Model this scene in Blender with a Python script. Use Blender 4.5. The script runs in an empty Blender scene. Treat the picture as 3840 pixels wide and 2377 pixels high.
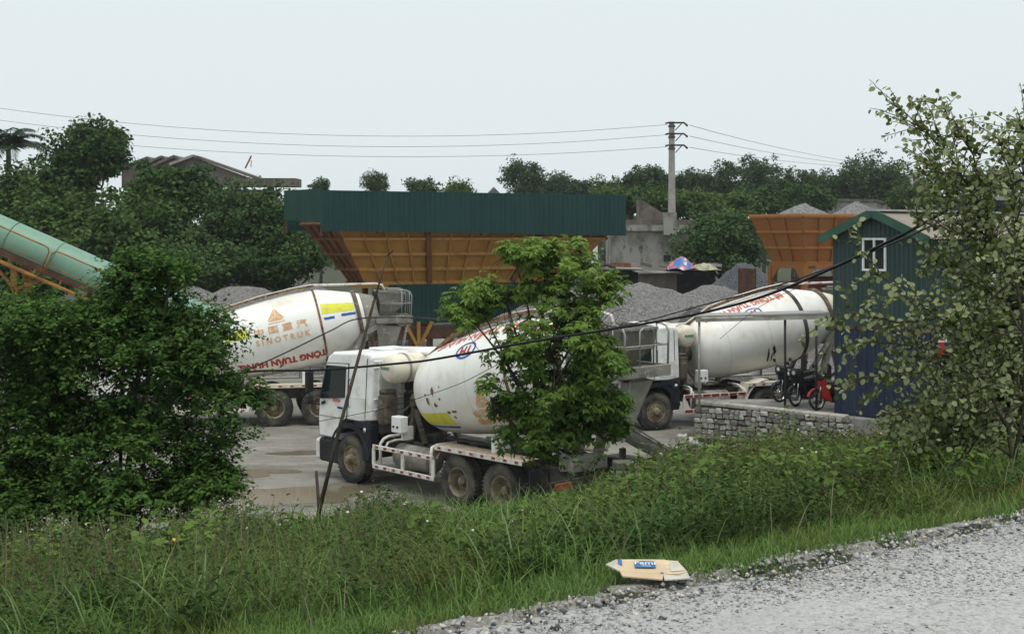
import bpy, bmesh, math, random
import numpy as np
from mathutils import Vector, Matrix

R = math.radians
rng = np.random.default_rng(7)
random.seed(7)
scene = bpy.context.scene
COL = scene.collection

# ---------------------------------------------------------------- camera
CAMZ = 5.8                      # eye height above the yard
FOC = 4900.0                    # focal length in photo pixels (3840 wide)
HX, HY = 1920.0, 875.0          # principal column and horizon row in the photo
cam_data = bpy.data.cameras.new('camera')
cam = bpy.data.objects.new('camera', cam_data); COL.objects.link(cam)
cam.location = (0, 0, CAMZ)
cam.rotation_euler = (R(90), 0, 0)
cam_data.sensor_width = 36.0
cam_data.lens = 36.0 * FOC / 3840.0
cam_data.shift_y = -(2377 / 2 - HY) / 3840.0
cam_data.clip_start = 0.1
cam_data.clip_end = 3000
scene.camera = cam

# ---------------------------------------------------------------- sky, sun, exposure (overcast)
world = bpy.data.worlds.new('World'); scene.world = world
world.use_nodes = True
wn = world.node_tree.nodes; wl = world.node_tree.links
for n in list(wn): wn.remove(n)
wo = wn.new('ShaderNodeOutputWorld'); wb = wn.new('ShaderNodeBackground')
sky = wn.new('ShaderNodeTexSky'); sky.sky_type = 'NISHITA'; sky.sun_disc = False
sky.sun_elevation = R(76); sky.sun_rotation = R(200)
sky.air_density = 1.5; sky.dust_density = 6.0; sky.ozone_density = 1.0
mx = wn.new('ShaderNodeMix'); mx.data_type = 'RGBA'
mx.inputs[0].default_value = 0.93                     # even overcast layer over the clear sky
mx.inputs[7].default_value = (6.34, 7.00, 7.16, 1)
wl.new(sky.outputs[0], mx.inputs[6]); wl.new(mx.outputs[2], wb.inputs[0])
wb.inputs[1].default_value = 0.1
wl.new(wb.outputs[0], wo.inputs[0])
sun_d = bpy.data.lights.new('sun', 'SUN'); sun = bpy.data.objects.new('sun', sun_d); COL.objects.link(sun)
sun_d.energy = 1.5; sun_d.angle = R(25); sun_d.color = (1.0, 0.97, 0.92)
sun.rotation_euler = (R(14), 0, R(20))
vs = scene.view_settings
vs.view_transform = 'Standard'; vs.look = 'None'; vs.exposure = 0.35; vs.gamma = 1.0; vs.use_curve_mapping = False
scene.cycles.use_denoising = True
scene.cycles.max_bounces = 6
scene.cycles.diffuse_bounces = 3
scene.cycles.glossy_bounces = 3
scene.cycles.transmission_bounces = 4
scene.cycles.transparent_max_bounces = 6
scene.cycles.volume_bounces = 0

# ---------------------------------------------------------------- helpers
def P(px, py, Y):
    """photo pixel (3840 wide) at distance Y -> point in the place"""
    return Vector(((px - HX) / FOC * Y, Y, CAMZ - (py - HY) / FOC * Y))
K = 3840 / 2443.0
def Q(x, y, Y): return P(x * K, y * K, Y)

def tag(o, label=None, cat=None, group=None, kind=None):
    if label: o['label'] = label
    if cat: o['category'] = cat
    if group: o['group'] = group
    if kind: o['kind'] = kind
    return o
def empty(name, loc=(0, 0, 0), rz=0.0):
    o = bpy.data.objects.new(name, None); COL.objects.link(o)
    o.location = loc; o.rotation_euler = (0, 0, rz); o.empty_display_size = 0.3
    return o
def link(name, me, mat=None, parent=None):
    o = bpy.data.objects.new(name, me); COL.objects.link(o)
    if mat is not None and len(me.materials) == 0: me.materials.append(mat)
    if parent is not None: o.parent = parent
    return o

class MB:
    """collects shapes into one mesh"""
    def __init__(s): s.v = []; s.f = []; s.sm = []
    def add(s, vs_, fs, smooth=False):
        b = len(s.v); s.v.extend([tuple(q) for q in vs_])
        for f in fs: s.f.append([b + i for i in f]); s.sm.append(smooth)
        return s
    def box(s, c, d, rot=None, ch=0.0):
        hx, hy, hz = d[0] / 2, d[1] / 2, d[2] / 2
        c = Vector(c)
        if ch <= 0:
            pts = [Vector((x, y, z)) for x in (-hx, hx) for y in (-hy, hy) for z in (-hz, hz)]
            fs = [(0, 1, 3, 2), (4, 6, 7, 5), (0, 4, 5, 1), (2, 3, 7, 6), (0, 2, 6, 4), (1, 5, 7, 3)]
        else:
            ch = min(ch, hx * .9, hy * .9, hz * .9)
            bm = bmesh.new()
            bmesh.ops.create_cube(bm, size=1.0, matrix=Matrix.Diagonal((d[0], d[1], d[2], 1)))
            bmesh.ops.bevel(bm, geom=bm.edges[:] , offset=ch, segments=1, affect='EDGES')
            bm.verts.ensure_lookup_table()
            for i, vv in enumerate(bm.verts): vv.index = i
            pts = [vv.co.copy() for vv in bm.verts]
            fs = [[vv.index for vv in f.verts] for f in bm.faces]
            bm.free()
        if rot is not None: pts = [rot @ q for q in pts]
        return s.add([c + q for q in pts], fs)
    def bar(s, a, b, w, h, up=(0, 0, 1)):
        a = Vector(a); b = Vector(b); d = b - a; L = d.length
        if L < 1e-6: return s
        x = d / L; u = Vector(up)
        if abs(x.dot(u)) > .98: u = Vector((1, 0, 0))
        y = u.cross(x).normalized(); z = x.cross(y)
        M = Matrix((x, y, z)).transposed()
        return s.box((a + b) / 2, (L, w, h), M)
    def tube(s, path, r, n=8, cap=True, smooth=True):
        pts = [Vector(q) for q in path]
        rs = r if hasattr(r, '__len__') else [r] * len(pts)
        b = len(s.v); up = Vector((0, 0, 1)); prev = None
        for i, q in enumerate(pts):
            d = (pts[min(i + 1, len(pts) - 1)] - pts[max(i - 1, 0)])
            if d.length < 1e-9: d = Vector((0, 0, 1))
            d.normalize()
            if prev is None:
                x = d.orthogonal().normalized()
            else:
                x = prev - d * prev.dot(d)
                x = x.normalized() if x.length > 1e-6 else d.orthogonal().normalized()
            prev = x; y = d.cross(x)
            for k in range(n):
                a = 2 * math.pi * k / n
                s.v.append(tuple(q + (x * math.cos(a) + y * math.sin(a)) * rs[i]))
        for i in range(len(pts) - 1):
            for k in range(n):
                k2 = (k + 1) % n
                s.f.append([b + i * n + k, b + i * n + k2, b + (i + 1) * n + k2, b + (i + 1) * n + k]); s.sm.append(smooth)
        if cap:
            s.f.append([b + k for k in range(n)][::-1]); s.sm.append(False)
            e = b + (len(pts) - 1) * n
            s.f.append([e + k for k in range(n)]); s.sm.append(False)
        return s
    def lathe(s, prof, o, ax, n=32, ref=None, smooth=True, a0=0, a1=2 * math.pi):
        """prof: list of (s, r) along axis ax from o"""
        o = Vector(o); ax = Vector(ax).normalized()
        x = Vector(ref) if ref is not None else ax.orthogonal()
        x = (x - ax * x.dot(ax)).normalized(); y = ax.cross(x)
        full = abs(a1 - a0 - 2 * math.pi) < 1e-6
        m = n if full else n + 1
        b = len(s.v)
        for (t, r) in prof:
            for k in range(m):
                a = a0 + (a1 - a0) * k / n
                s.v.append(tuple(o + ax * t + (x * math.cos(a) + y * math.sin(a)) * r))
        for i in range(len(prof) - 1):
            for k in range(n):
                k2 = (k + 1) % m
                s.f.append([b + i * m + k, b + i * m + k2, b + (i + 1) * m + k2, b + (i + 1) * m + k]); s.sm.append(smooth)
        return s
    def prism(s, poly, d0, d1, ax='y'):
        """poly: list of 2-D points, extruded from d0 to d1 along ax (poly in the other two axes, in order x,z / x,y / y,z)"""
        def mk(p, d):
            if ax == 'y': return (p[0], d, p[1])
            if ax == 'z': return (p[0], p[1], d)
            return (d, p[0], p[1])
        n = len(poly)
        vs_ = [mk(p, d0) for p in poly] + [mk(p, d1) for p in poly]
        fs = [list(range(n))[::-1], [n + i for i in range(n)]]
        for i in range(n):
            j = (i + 1) % n; fs.append([i, j, n + j, n + i])
        return s.add(vs_, fs)
    def mesh(s, name):
        me = bpy.data.meshes.new(name)
        me.from_pydata(s.v, [], s.f)
        me.polygons.foreach_set('use_smooth', s.sm)
        bm = bmesh.new(); bm.from_mesh(me)
        bmesh.ops.recalc_face_normals(bm, faces=bm.faces)
        bm.to_mesh(me); bm.free()
        me.update(); return me
    def build(s, name, mat, parent=None, bevel=0.0):
        o = link(name, s.mesh(name), mat, parent)
        return o

# ---- fast numpy mesh of many small alike pieces (leaves, blades, pebbles)
def np_mesh(name, verts, nper, faces, count, mat, rnd=None, smooth=False):
    """verts (count*nper,3); faces: list of index tuples for one piece"""
    me = bpy.data.meshes.new(name)
    verts = np.asarray(verts, dtype=np.float32).reshape(-1, 3)
    me.vertices.add(len(verts)); me.vertices.foreach_set('co', verts.ravel())
    lens = np.array([len(f) for f in faces]); flat = np.concatenate([np.array(f) for f in faces])
    base = (np.arange(count) * nper)[:, None]
    loops = (base + flat[None, :]).ravel().astype(np.int32)
    tot = np.tile(lens, count).astype(np.int32)
    start = np.concatenate([[0], np.cumsum(tot)[:-1]]).astype(np.int32)
    me.loops.add(len(loops)); me.loops.foreach_set('vertex_index', loops)
    me.polygons.add(len(tot)); me.polygons.foreach_set('loop_start', start); me.polygons.foreach_set('loop_total', tot)
    if smooth: me.polygons.foreach_set('use_smooth', np.ones(len(tot), dtype=bool))
    if rnd is not None:
        at_ = me.attributes.new('rnd', 'FLOAT', 'POINT')
        at_.data.foreach_set('value', np.repeat(np.asarray(rnd, dtype=np.float32), nper))
    me.update(calc_edges=True); me.validate()
    me.materials.append(mat)
    return me
DIAMOND = (np.array([(0, 0, 0), (.42, .5, .12), (1, 0, -.12), (.42, -.5, .12)]), [(0, 1, 2, 3)])
OVAL = (np.array([(0, 0, 0), (.16, .34, .05), (.45, .5, .1), (.78, .36, .02), (1, 0, -.12), (.78, -.36, .02), (.45, -.5, .1), (.16, -.34, .05)]),
        [(0, 1, 2, 3, 4), (0, 4, 5, 6, 7)])
BLADE = (np.array([(0, .5, 0), (0, -.5, 0), (.5, .42, .0), (.5, -.42, .0), (1, 0, -.28)]), [(0, 1, 3, 2), (2, 3, 4)])
def unit(a):
    return a / np.maximum(np.linalg.norm(a, axis=-1, keepdims=True), 1e-9)
def leaves(name, pos, axis, nrm, L, W, mat, tpl=DIAMOND, rnd=None, bend=None):
    T, F = tpl; n = len(pos)
    axis = unit(axis); side = unit(np.cross(nrm, axis)); nn = np.cross(axis, side)
    L = np.broadcast_to(L, (n,))[:, None, None]; W = np.broadcast_to(W, (n,))[:, None, None]
    v = pos[:, None, :] + axis[:, None, :] * (T[None, :, 0:1] * L) + side[:, None, :] * (T[None, :, 1:2] * W)
    wl_ = L if bend else W
    v = v + nn[:, None, :] * (T[None, :, 2:3] * wl_)
    if rnd is None: rnd = rng.random(n)
    return np_mesh(name, v.reshape(-1, 3), len(T), F, n, mat, rnd)

# ---------------------------------------------------------------- materials
def node_mat(name):
    m = bpy.data.materials.new(name); m.use_nodes = True
    nt = m.node_tree
    for n in list(nt.nodes): nt.nodes.remove(n)
    out = nt.nodes.new('ShaderNodeOutputMaterial'); b = nt.nodes.new('ShaderNodeBsdfPrincipled')
    nt.links.new(b.outputs[0], out.inputs[0])
    return m, nt, b, out
def c4(c): return (c[0], c[1], c[2], 1)
def noise_mask(nt, tc, scale, lo, hi, detail=5, stretch=None, seed=0.0, rough=.6):
    nz = nt.nodes.new('ShaderNodeTexNoise'); nz.inputs['Scale'].default_value = scale
    nz.inputs['Detail'].default_value = detail; nz.inputs['Roughness'].default_value = rough
    mp = nt.nodes.new('ShaderNodeMapping'); mp.inputs['Location'].default_value = (seed, seed * 1.7, seed * .6)
    if stretch: mp.inputs['Scale'].default_value = stretch
    nt.links.new(tc, mp.inputs[0]); nt.links.new(mp.outputs[0], nz.inputs[0])
    mr = nt.nodes.new('ShaderNodeMapRange'); mr.inputs[1].default_value = lo; mr.inputs[2].default_value = hi
    nt.links.new(nz.outputs[0], mr.inputs[0])
    return mr.outputs[0]
def pm(name, base, layers=(), rough=.7, metal=0.0, bump=None, spec=.3, rough_layers=True, coord='Object', rough2=None):
    """painted / weathered surface: base colour plus noise-masked layers (colour, scale, lo, hi[, stretch])"""
    m, nt, b, out = node_mat(name)
    tc = nt.nodes.new('ShaderNodeTexCoord').outputs[coord]
    col = None; k = 0
    rgb = nt.nodes.new('ShaderNodeRGB'); rgb.outputs[0].default_value = c4(base); col = rgb.outputs[0]
    lastmask = None
    for ly in layers:
        k += 1
        mk = noise_mask(nt, tc, ly[1], ly[2], ly[3], stretch=ly[4] if len(ly) > 4 else None, seed=3.1 * k)
        mix = nt.nodes.new('ShaderNodeMix'); mix.data_type = 'RGBA'
        nt.links.new(mk, mix.inputs[0]); nt.links.new(col, mix.inputs[6]); mix.inputs[7].default_value = c4(ly[0])
        col = mix.outputs[2]; lastmask = mk
    nt.links.new(col, b.inputs['Base Color'])
    b.inputs['Metallic'].default_value = metal
    b.inputs['Specular IOR Level'].default_value = spec
    if rough2 is not None and lastmask is not None:
        mr = nt.nodes.new('ShaderNodeMapRange'); mr.inputs[3].default_value = rough; mr.inputs[4].default_value = rough2
        nt.links.new(lastmask, mr.inputs[0]); nt.links.new(mr.outputs[0], b.inputs['Roughness'])
    else: b.inputs['Roughness'].default_value = rough
    if bump:
        nz = nt.nodes.new('ShaderNodeTexNoise'); nz.inputs['Scale'].default_value = bump[0]; nz.inputs['Detail'].default_value = 4
        nt.links.new(tc, nz.inputs[0])
        bp = nt.nodes.new('ShaderNodeBump'); bp.inputs['Strength'].default_value = bump[1]; bp.inputs['Distance'].default_value = bump[2] if len(bump) > 2 else .02
        nt.links.new(nz.outputs[0], bp.inputs['Height']); nt.links.new(bp.outputs[0], b.inputs['Normal'])
    return m
def lm(name, dark, light, trans=.3, back=None, rough=.7, patch=None):
    """leaf: colour varies leaf by leaf ('rnd'), some light passes through"""
    m, nt, b, out = node_mat(name)
    at_ = nt.nodes.new('ShaderNodeAttribute'); at_.attribute_name = 'rnd'
    mix = nt.nodes.new('ShaderNodeMix'); mix.data_type = 'RGBA'
    mix.inputs[6].default_value = c4(dark); mix.inputs[7].default_value = c4(light)
    nt.links.new(at_.outputs['Fac'], mix.inputs[0])
    col = mix.outputs[2]
    if patch:
        tc = nt.nodes.new('ShaderNodeTexCoord').outputs['Object']
        mk = noise_mask(nt, tc, patch[1], patch[2], patch[3], detail=2)
        m3 = nt.nodes.new('ShaderNodeMix'); m3.data_type = 'RGBA'; m3.inputs[7].default_value = c4(patch[0])
        nt.links.new(mk, m3.inputs[0]); nt.links.new(col, m3.inputs[6]); col = m3.outputs[2]
    if back:
        g = nt.nodes.new('ShaderNodeNewGeometry'); m2 = nt.nodes.new('ShaderNodeMix'); m2.data_type = 'RGBA'
        nt.links.new(g.outputs['Backfacing'], m2.inputs[0]); nt.links.new(col, m2.inputs[6]); m2.inputs[7].default_value = c4(back)
        col = m2.outputs[2]
    nt.links.new(col, b.inputs['Base Color']); b.inputs['Roughness'].default_value = rough
    b.inputs['Specular IOR Level'].default_value = .10
    if trans > 0:
        tr = nt.nodes.new('ShaderNodeBsdfTranslucent'); nt.links.new(col, tr.inputs[0])
        ms = nt.nodes.new('ShaderNodeMixShader'); ms.inputs[0].default_value = trans
        nt.links.new(b.outputs[0], ms.inputs[1]); nt.links.new(tr.outputs[0], ms.inputs[2]); nt.links.new(ms.outputs[0], out.inputs[0])
    return m

M = {}
M['white'] = pm('white_paint', (.82, .82, .81), [((.55, .52, .45), 2.2, .5, .75), ((.30, .22, .15), 9, .68, .8)], rough=.35, spec=.4)
M['drum'] = pm('drum_paint', (.86, .85, .80), [((.66, .61, .50), 1.3, .50, .78), ((.46, .38, .27), 3.0, .64, .84, (1, 1, .35)), ((.20, .13, .08), 10, .74, .82)], rough=.4, spec=.35, bump=(3, .08))
M['cream'] = pm('cream_paint', (.74, .69, .57), [((.5, .4, .28), 3, .5, .75), ((.22, .12, .07), 12, .66, .76)], rough=.45)
M['yellow'] = pm('yellow_stripe', (.72, .70, .06), [((.55, .50, .10), 5, .5, .7), ((.7, .68, .5), 14, .68, .75)], rough=.5)
M['blue'] = pm('blue_stripe', (.02, .10, .36), [((.10, .2, .4), 7, .55, .75)], rough=.5)
M['red'] = pm('red_letter', (.42, .03, .035), [((.5, .14, .12), 8, .5, .75)], rough=.55)
M['redfade'] = pm('faded_red_letter', (.55, .13, .10), [((.65, .3, .25), 8, .45, .7)], rough=.55)
M['orangelogo'] = pm('faded_orange', (.70, .37, .17), [((.75, .58, .4), 6, .45, .7)], rough=.55)
M['rust'] = pm('rust', (.15, .07, .035), [((.30, .15, .07), 8, .4, .65)], rough=.85)
M['rustband'] = pm('rust_band', (.26, .15, .08), [((.10, .055, .03), 7, .45, .6), ((.5, .44, .35), 4, .6, .7)], rough=.85)
M['ring'] = pm('roller_ring', (.10, .085, .07), [((.20, .12, .07), 6, .45, .65), ((.3, .27, .22), 9, .55, .7)], rough=.7)
M['black'] = pm('black_plastic', (.018, .018, .02), [((.07, .065, .06), 3, .5, .8)], rough=.6)
M['chassis'] = pm('chassis_black', (.03, .03, .03), [((.14, .125, .10), 3, .42, .7)], rough=.8)
M['navy'] = pm('dark_arch', (.012, .014, .022), [((.06, .055, .05), 4, .5, .8)], rough=.6)
M['tyre'] = pm('tyre_rubber', (.035, .034, .033), [((.15, .135, .11), 2.5, .40, .70)], rough=.9, bump=(40, .2))
M['rim'] = pm('muddy_rim', (.27, .225, .15), [((.10, .085, .06), 5, .42, .62), ((.38, .33, .24), 9, .58, .74)], rough=.8)
M['greyconc'] = pm('concrete_splash', (.27, .255, .22), [((.17, .16, .14), 2.5, .45, .65), ((.42, .40, .36), 6, .55, .7)], rough=.95, bump=(12, .5, .03))
M['lightconc'] = pm('pale_concrete', (.40, .38, .33), [((.22, .20, .17), 1.5, .45, .7), ((.5, .48, .43), 6, .55, .7)], rough=.95, bump=(10, .4, .02))
M['galv'] = pm('grey_steel', (.34, .335, .32), [((.25, .22, .18), 5, .5, .7)], rough=.5, metal=.3)
M['whitesteel'] = pm('white_rail', (.70, .68, .64), [((.42, .34, .24), 6, .5, .68)], rough=.5)
M['redreflector'] = pm('red_reflector', (.26, .03, .025), [((.3, .12, .1), 8, .5, .7)], rough=.4)
M['taillight'] = pm('tail_light', (.28, .05, .035), [((.16, .06, .05), 9, .5, .7)], rough=.4)
M['amber'] = pm('amber_lamp', (.7, .25, .03), rough=.35)
m, nt, b, _o = node_mat('dark_glass'); b.inputs['Base Color'].default_value = (.012, .02, .02, 1); b.inputs['Roughness'].default_value = .06; b.inputs['Specular IOR Level'].default_value = .5
M['glass'] = m
M['intake'] = pm('dirty_intake', (.13, .11, .085), [((.05, .045, .04), 4, .45, .65), ((.26, .22, .16), 7, .56, .72)], rough=.9)
M['chrome'] = pm('chrome', (.6, .6, .6), rough=.25, metal=1.0)
M['lens'] = pm('lamp_lens', (.6, .6, .58), rough=.15, spec=.6)
# ================================================================ the ground
EO = np.array([-.29, 5.28]); ED = np.array([.83, .558]); ED = ED / np.linalg.norm(ED); EN = np.array([-ED[1], ED[0]])
ROADZ = 4.2
def pdist(x, y):                 # distance from the road's edge, positive down the bank
    return (x - EO[0]) * EN[0] + (y - EO[1]) * EN[1]
def adist(x, y):
    return (x - EO[0]) * ED[0] + (y - EO[1]) * ED[1]
def wob(x, y):
    return (np.sin(x * 1.3 + 1.1) * np.cos(y * 1.7 + .4) + .5 * np.sin(x * 2.9 + y * 2.1))
def gz(x, y):
    x = np.asarray(x, float); y = np.asarray(y, float)
    p = pdist(x, y)
    q = np.clip(p - .35, 0, None)
    bank = ROADZ - .06 * np.clip(p, 0, .35) / .35 - .195 * np.minimum(q, 7.2) - .335 * np.clip(q - 7.2, 0, None)
    bank = bank + .05 * wob(x, y) * np.clip(p, 0, 1)
    flat = 0
    h = np.maximum(bank, 0) * 1.0
    h = np.where(bank < .6, np.maximum(bank, 0) * .5 + .5 * np.log1p(np.exp(np.clip(bank * 8, -30, 30))) / 8, bank)
    h = np.where(p > 17.5, 0, h) + flat
    far = p < -8.0
    h = np.where(p < 0, ROADZ - .05, h)
    h = np.where(far, np.maximum(ROADZ - .05 - .3 * (-8.0 - p), 0), h)
    return h
def gz1(x, y): return float(gz(x, y))

def axis_steps(lo, hi, fine_lo, fine_hi, step):
    a = list(np.arange(fine_lo, fine_hi + 1e-6, step))
    s = step; v = fine_hi
    while v < hi: s *= 1.35; v += s; a.append(min(v, hi))
    s = step; v = fine_lo; pre = []
    while v > lo: s *= 1.35; v -= s; pre.append(max(v, lo))
    return np.array(pre[::-1] + a)
gx = axis_steps(-900, 900, -16, 18, .35); gy = axis_steps(-300, 1500, 2, 30, .35)
GX, GY = np.meshgrid(gx, gy); GZ = gz(GX, GY)
nxg, nyg = len(gx), len(gy)
vv = np.stack([GX, GY, GZ], -1).reshape(-1, 3)
ii = np.arange(nxg * nyg).reshape(nyg, nxg)
ff = np.stack([ii[:-1, :-1], ii[:-1, 1:], ii[1:, 1:], ii[1:, :-1]], -1).reshape(-1, 4)
me = bpy.data.meshes.new('ground')
me.from_pydata(vv.tolist(), [], ff.tolist())
cx_ = vv[ff].mean(1); isbank = pdist(cx_[:, 0], cx_[:, 1]) < 15.8
isbank |= cx_[:, 1] > 75
me.polygons.foreach_set('material_index', isbank.astype(np.int32))
me.polygons.foreach_set('use_smooth', np.ones(len(ff), dtype=bool))
# yard: dusty wet concrete mud; bank: soil under the weeds
m, nt, b, _o = node_mat('yard_mud')
tc = nt.nodes.new('ShaderNodeTexCoord').outputs['Object']
def mixc(nt, col, mask, c):
    mix = nt.nodes.new('ShaderNodeMix'); mix.data_type = 'RGBA'
    nt.links.new(mask, mix.inputs[0])
    if isinstance(col, tuple): mix.inputs[6].default_value = c4(col)
    else: nt.links.new(col, mix.inputs[6])
    mix.inputs[7].default_value = c4(c); return mix.outputs[2]
c = mixc(nt, (.215, .20, .17), noise_mask(nt, tc, .35, .42, .62), (.135, .125, .11))
c = mixc(nt, c, noise_mask(nt, tc, 1.1, .5, .7, stretch=(1, 2.6, 1), seed=4), (.29, .265, .225))
c = mixc(nt, c, noise_mask(nt, tc, 9, .55, .72, seed=9), (.12, .11, .10))
nt.links.new(c, b.inputs['Base Color'])
wet = noise_mask(nt, tc, .45, .44, .60, stretch=(1, 2, 1), seed=2)
mr = nt.nodes.new('ShaderNodeMapRange'); mr.inputs[3].default_value = .95; mr.inputs[4].default_value = .38
nt.links.new(wet, mr.inputs[0]); nt.links.new(mr.outputs[0], b.inputs['Roughness'])
nz = nt.nodes.new('ShaderNodeTexNoise'); nz.inputs['Scale'].default_value = 2.6; nz.inputs['Detail'].default_value = 8
bp = nt.nodes.new('ShaderNodeBump'); bp.inputs['Strength'].default_value = .5; bp.inputs['Distance'].default_value = .06
nt.links.new(tc, nz.inputs[0]); nt.links.new(nz.outputs[0], bp.inputs['Height']); nt.links.new(bp.outputs[0], b.inputs['Normal'])
M['yard'] = m
M['soil'] = pm('bank_soil', (.055, .050, .030), [((.035, .05, .02), 1.5, .4, .6), ((.10, .085, .055), 4, .55, .7)], rough=1.0, bump=(6, .6, .05))
me.materials.append(M['yard']); me.materials.append(M['soil'])
tag(link('ground', me), kind='structure')

# ---------------------------------------------------------------- road on the embankment
m, nt, b, _o = node_mat('chip_road')
tc = nt.nodes.new('ShaderNodeTexCoord').outputs['Object']
vo = nt.nodes.new('ShaderNodeTexVoronoi'); vo.inputs['Scale'].default_value = 55; nt.links.new(tc, vo.inputs['Vector'])
cr = nt.nodes.new('ShaderNodeValToRGB'); nt.links.new(vo.outputs['Color'], cr.inputs[0])
cr.color_ramp.elements[0].position = .0; cr.color_ramp.elements[0].color = (.22, .217, .212, 1)
cr.color_ramp.elements[1].position = 1; cr.color_ramp.elements[1].color = (.47, .457, .445, 1)
e = cr.color_ramp.elements.new(.35); e.color = (.36, .353, .345, 1)
c = mixc(nt, cr.outputs[0], noise_mask(nt, tc, .9, .5, .8, stretch=(.35, 1.4, 1)), (.33, .32, .305))
nt.links.new(c, b.inputs['Base Color']); b.inputs['Roughness'].default_value = .9
bp = nt.nodes.new('ShaderNodeBump'); bp.inputs['Strength'].default_value = .7; bp.inputs['Distance'].default_value = .01; bp.invert = True
nt.links.new(vo.outputs['Distance'], bp.inputs['Height']); nt.links.new(bp.outputs[0], b.inputs['Normal'])
M['road'] = m
vs_, fs = [], []
al = np.concatenate([np.arange(-300, -6, 6), np.arange(-6, 12, .12), np.arange(12, 300, 6)])
prof = [-7.6, -6, -4.5, -3, -2, -1.2, -.6, -.25, 0]
for a in al:
    e_ = .10 * math.sin(a * 2.1) + .06 * math.sin(a * 5.3 + 1) + .03 * math.sin(a * 13)
    for pq in prof:
        pp = pq + (e_ if pq == 0 else 0)
        x, y = EO + ED * a + EN * pp
        z = ROADZ - (.035 if pq == 0 else .012 if pq > -.3 else 0) + .004 * math.sin(a * 3 + pq * 4)
        vs_.append((x, y, z))
n = len(prof)
for i in range(len(al) - 1):
    for j in range(n - 1): fs.append((i * n + j, i * n + j + 1, (i + 1) * n + j + 1, (i + 1) * n + j))
mb = MB(); mb.add(vs_, fs, True)
tag(mb.build('road', M['road']), kind='structure')

# dusty strip where the road breaks up into the verge
vs_, fs = [], []; al2 = np.arange(-6, 14, .06)
for a in al2:
    e1 = .07 + .05 * math.sin(a * 2.3) + .05 * math.sin(a * 5.9 + 1) + .06 * math.sin(a * 13) + .04 * math.sin(a * 31 + 2)
    for f_ in (-.30, 0, .5, 1):
        pp = e1 * f_ if f_ > 0 else f_
        x, y = EO + ED * a + EN * pp; vs_.append((x, y, (gz1(x, y) + .010 if pp > .02 else ROADZ - .034) if f_ > -.2 else ROADZ - .07))
for i in range(len(al2) - 1):
    for j in range(3): fs.append((i * 4 + j, i * 4 + j + 1, (i + 1) * 4 + j + 1, (i + 1) * 4 + j))
mb = MB(); mb.add(vs_, fs, True)
tag(mb.build('road_shoulder', pm('shoulder_dust', (.22, .205, .18), [((.14, .13, .11), 5, .42, .62), ((.36, .35, .33), 40, .5, .65)], rough=1, bump=(40, .6, .02))), kind='structure')
# loose chippings on the road and its shoulder
def pebbles(name, n, along, pmin, pmax, smin, smax, mat, zfun, power=1.0, flat=.6, kind='stuff', seed=1):
    r = np.random.default_rng(seed)
    a = r.uniform(*along, n); pp = pmin + (pmax - pmin) * r.random(n) ** power
    xy = EO[None] + ED[None] * a[:, None] + EN[None] * pp[:, None]
    s = smin + (smax - smin) * r.random(n) ** 2.5
    T = np.array([(1, 0, 0), (-1, 0, 0), (0, 1, 0), (0, -1, 0), (0, 0, 1), (0, 0, -1)], float)
    F = [(0, 2, 4), (2, 1, 4), (1, 3, 4), (3, 0, 4), (2, 0, 5), (1, 2, 5), (3, 1, 5), (0, 3, 5)]
    v = T[None] * (s[:, None, None] * r.uniform(.6, 1.2, (n, 6, 1)))
    ang = r.uniform(0, 2 * np.pi, n); ca, sa = np.cos(ang)[:, None], np.sin(ang)[:, None]
    asp = r.uniform(.55, 1, n)[:, None]
    X = v[..., 0] * ca - v[..., 1] * asp * sa; Y_ = v[..., 0] * sa + v[..., 1] * asp * ca
    Z = v[..., 2] * flat + r.normal(0, .12, (n, 6)) * s[:, None]
    z0 = zfun(xy[:, 0], xy[:, 1], pp) + s * flat * .25
    out = np.stack([X + xy[:, 0:1], Y_ + xy[:, 1:2], Z + z0[:, None]], -1)
    return np_mesh(name, out.reshape(-1, 3), 6, F, n, mat, r.random(n))
def stone_mat(name, cols, rough=.85):
    m, nt, b, _o = node_mat(name)
    at_ = nt.nodes.new('ShaderNodeAttribute'); at_.attribute_name = 'rnd'
    cr = nt.nodes.new('ShaderNodeValToRGB'); cr.color_ramp.interpolation = 'CONSTANT'
    els = cr.color_ramp.elements
    els[0].position = 0; els[0].color = c4(cols[0][1]); els[1].position = cols[1][0]; els[1].color = c4(cols[1][1])
    for p_, c_ in cols[2:]:
        e = els.new(p_); e.color = c4(c_)
    nt.links.new(at_.outputs['Fac'], cr.inputs[0]); nt.links.new(cr.outputs[0], b.inputs['Base Color'])
    b.inputs['Roughness'].default_value = rough
    return m
M['chips'] = stone_mat('chippings', [(0, (.40, .392, .383)), (.30, (.35, .345, .338)), (.52, (.48, .467, .446)), (.78, (.27, .267, .262)), (.92, (.39, .355, .30)), (.965, (.10, .10, .105))])
M['shoulder'] = stone_mat('shoulder_stones', [(0, (.36, .355, .34)), (.30, (.20, .20, .20)), (.46, (.52, .50, .46)), (.62, (.10, .105, .115)), (.74, (.44, .38, .28)), (.80, (.28, .27, .26)), (.93, (.045, .047, .055))])
def zroad(x, y, p): return np.full(len(x), ROADZ)
def zsh(x, y, p): return np.where(p < 0, ROADZ - .012, gz(x, y))
o = tag(link('gravel', pebbles('gravel', 46000, (-1.5, 7.5), -3.2, -.15, .004, .013, M['chips'], zroad, power=.8, flat=.42, seed=3)), 'pale stone chippings embedded over the road surface', 'gravel', kind='stuff')
o = tag(link('gravel', pebbles('gravel', 17000, (-2.0, 9.0), -.75, .22, .004, .021, M['shoulder'], zsh, seed=4)), 'loose mixed dark and pale gravel along the road shoulder', 'gravel', kind='stuff')
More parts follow.
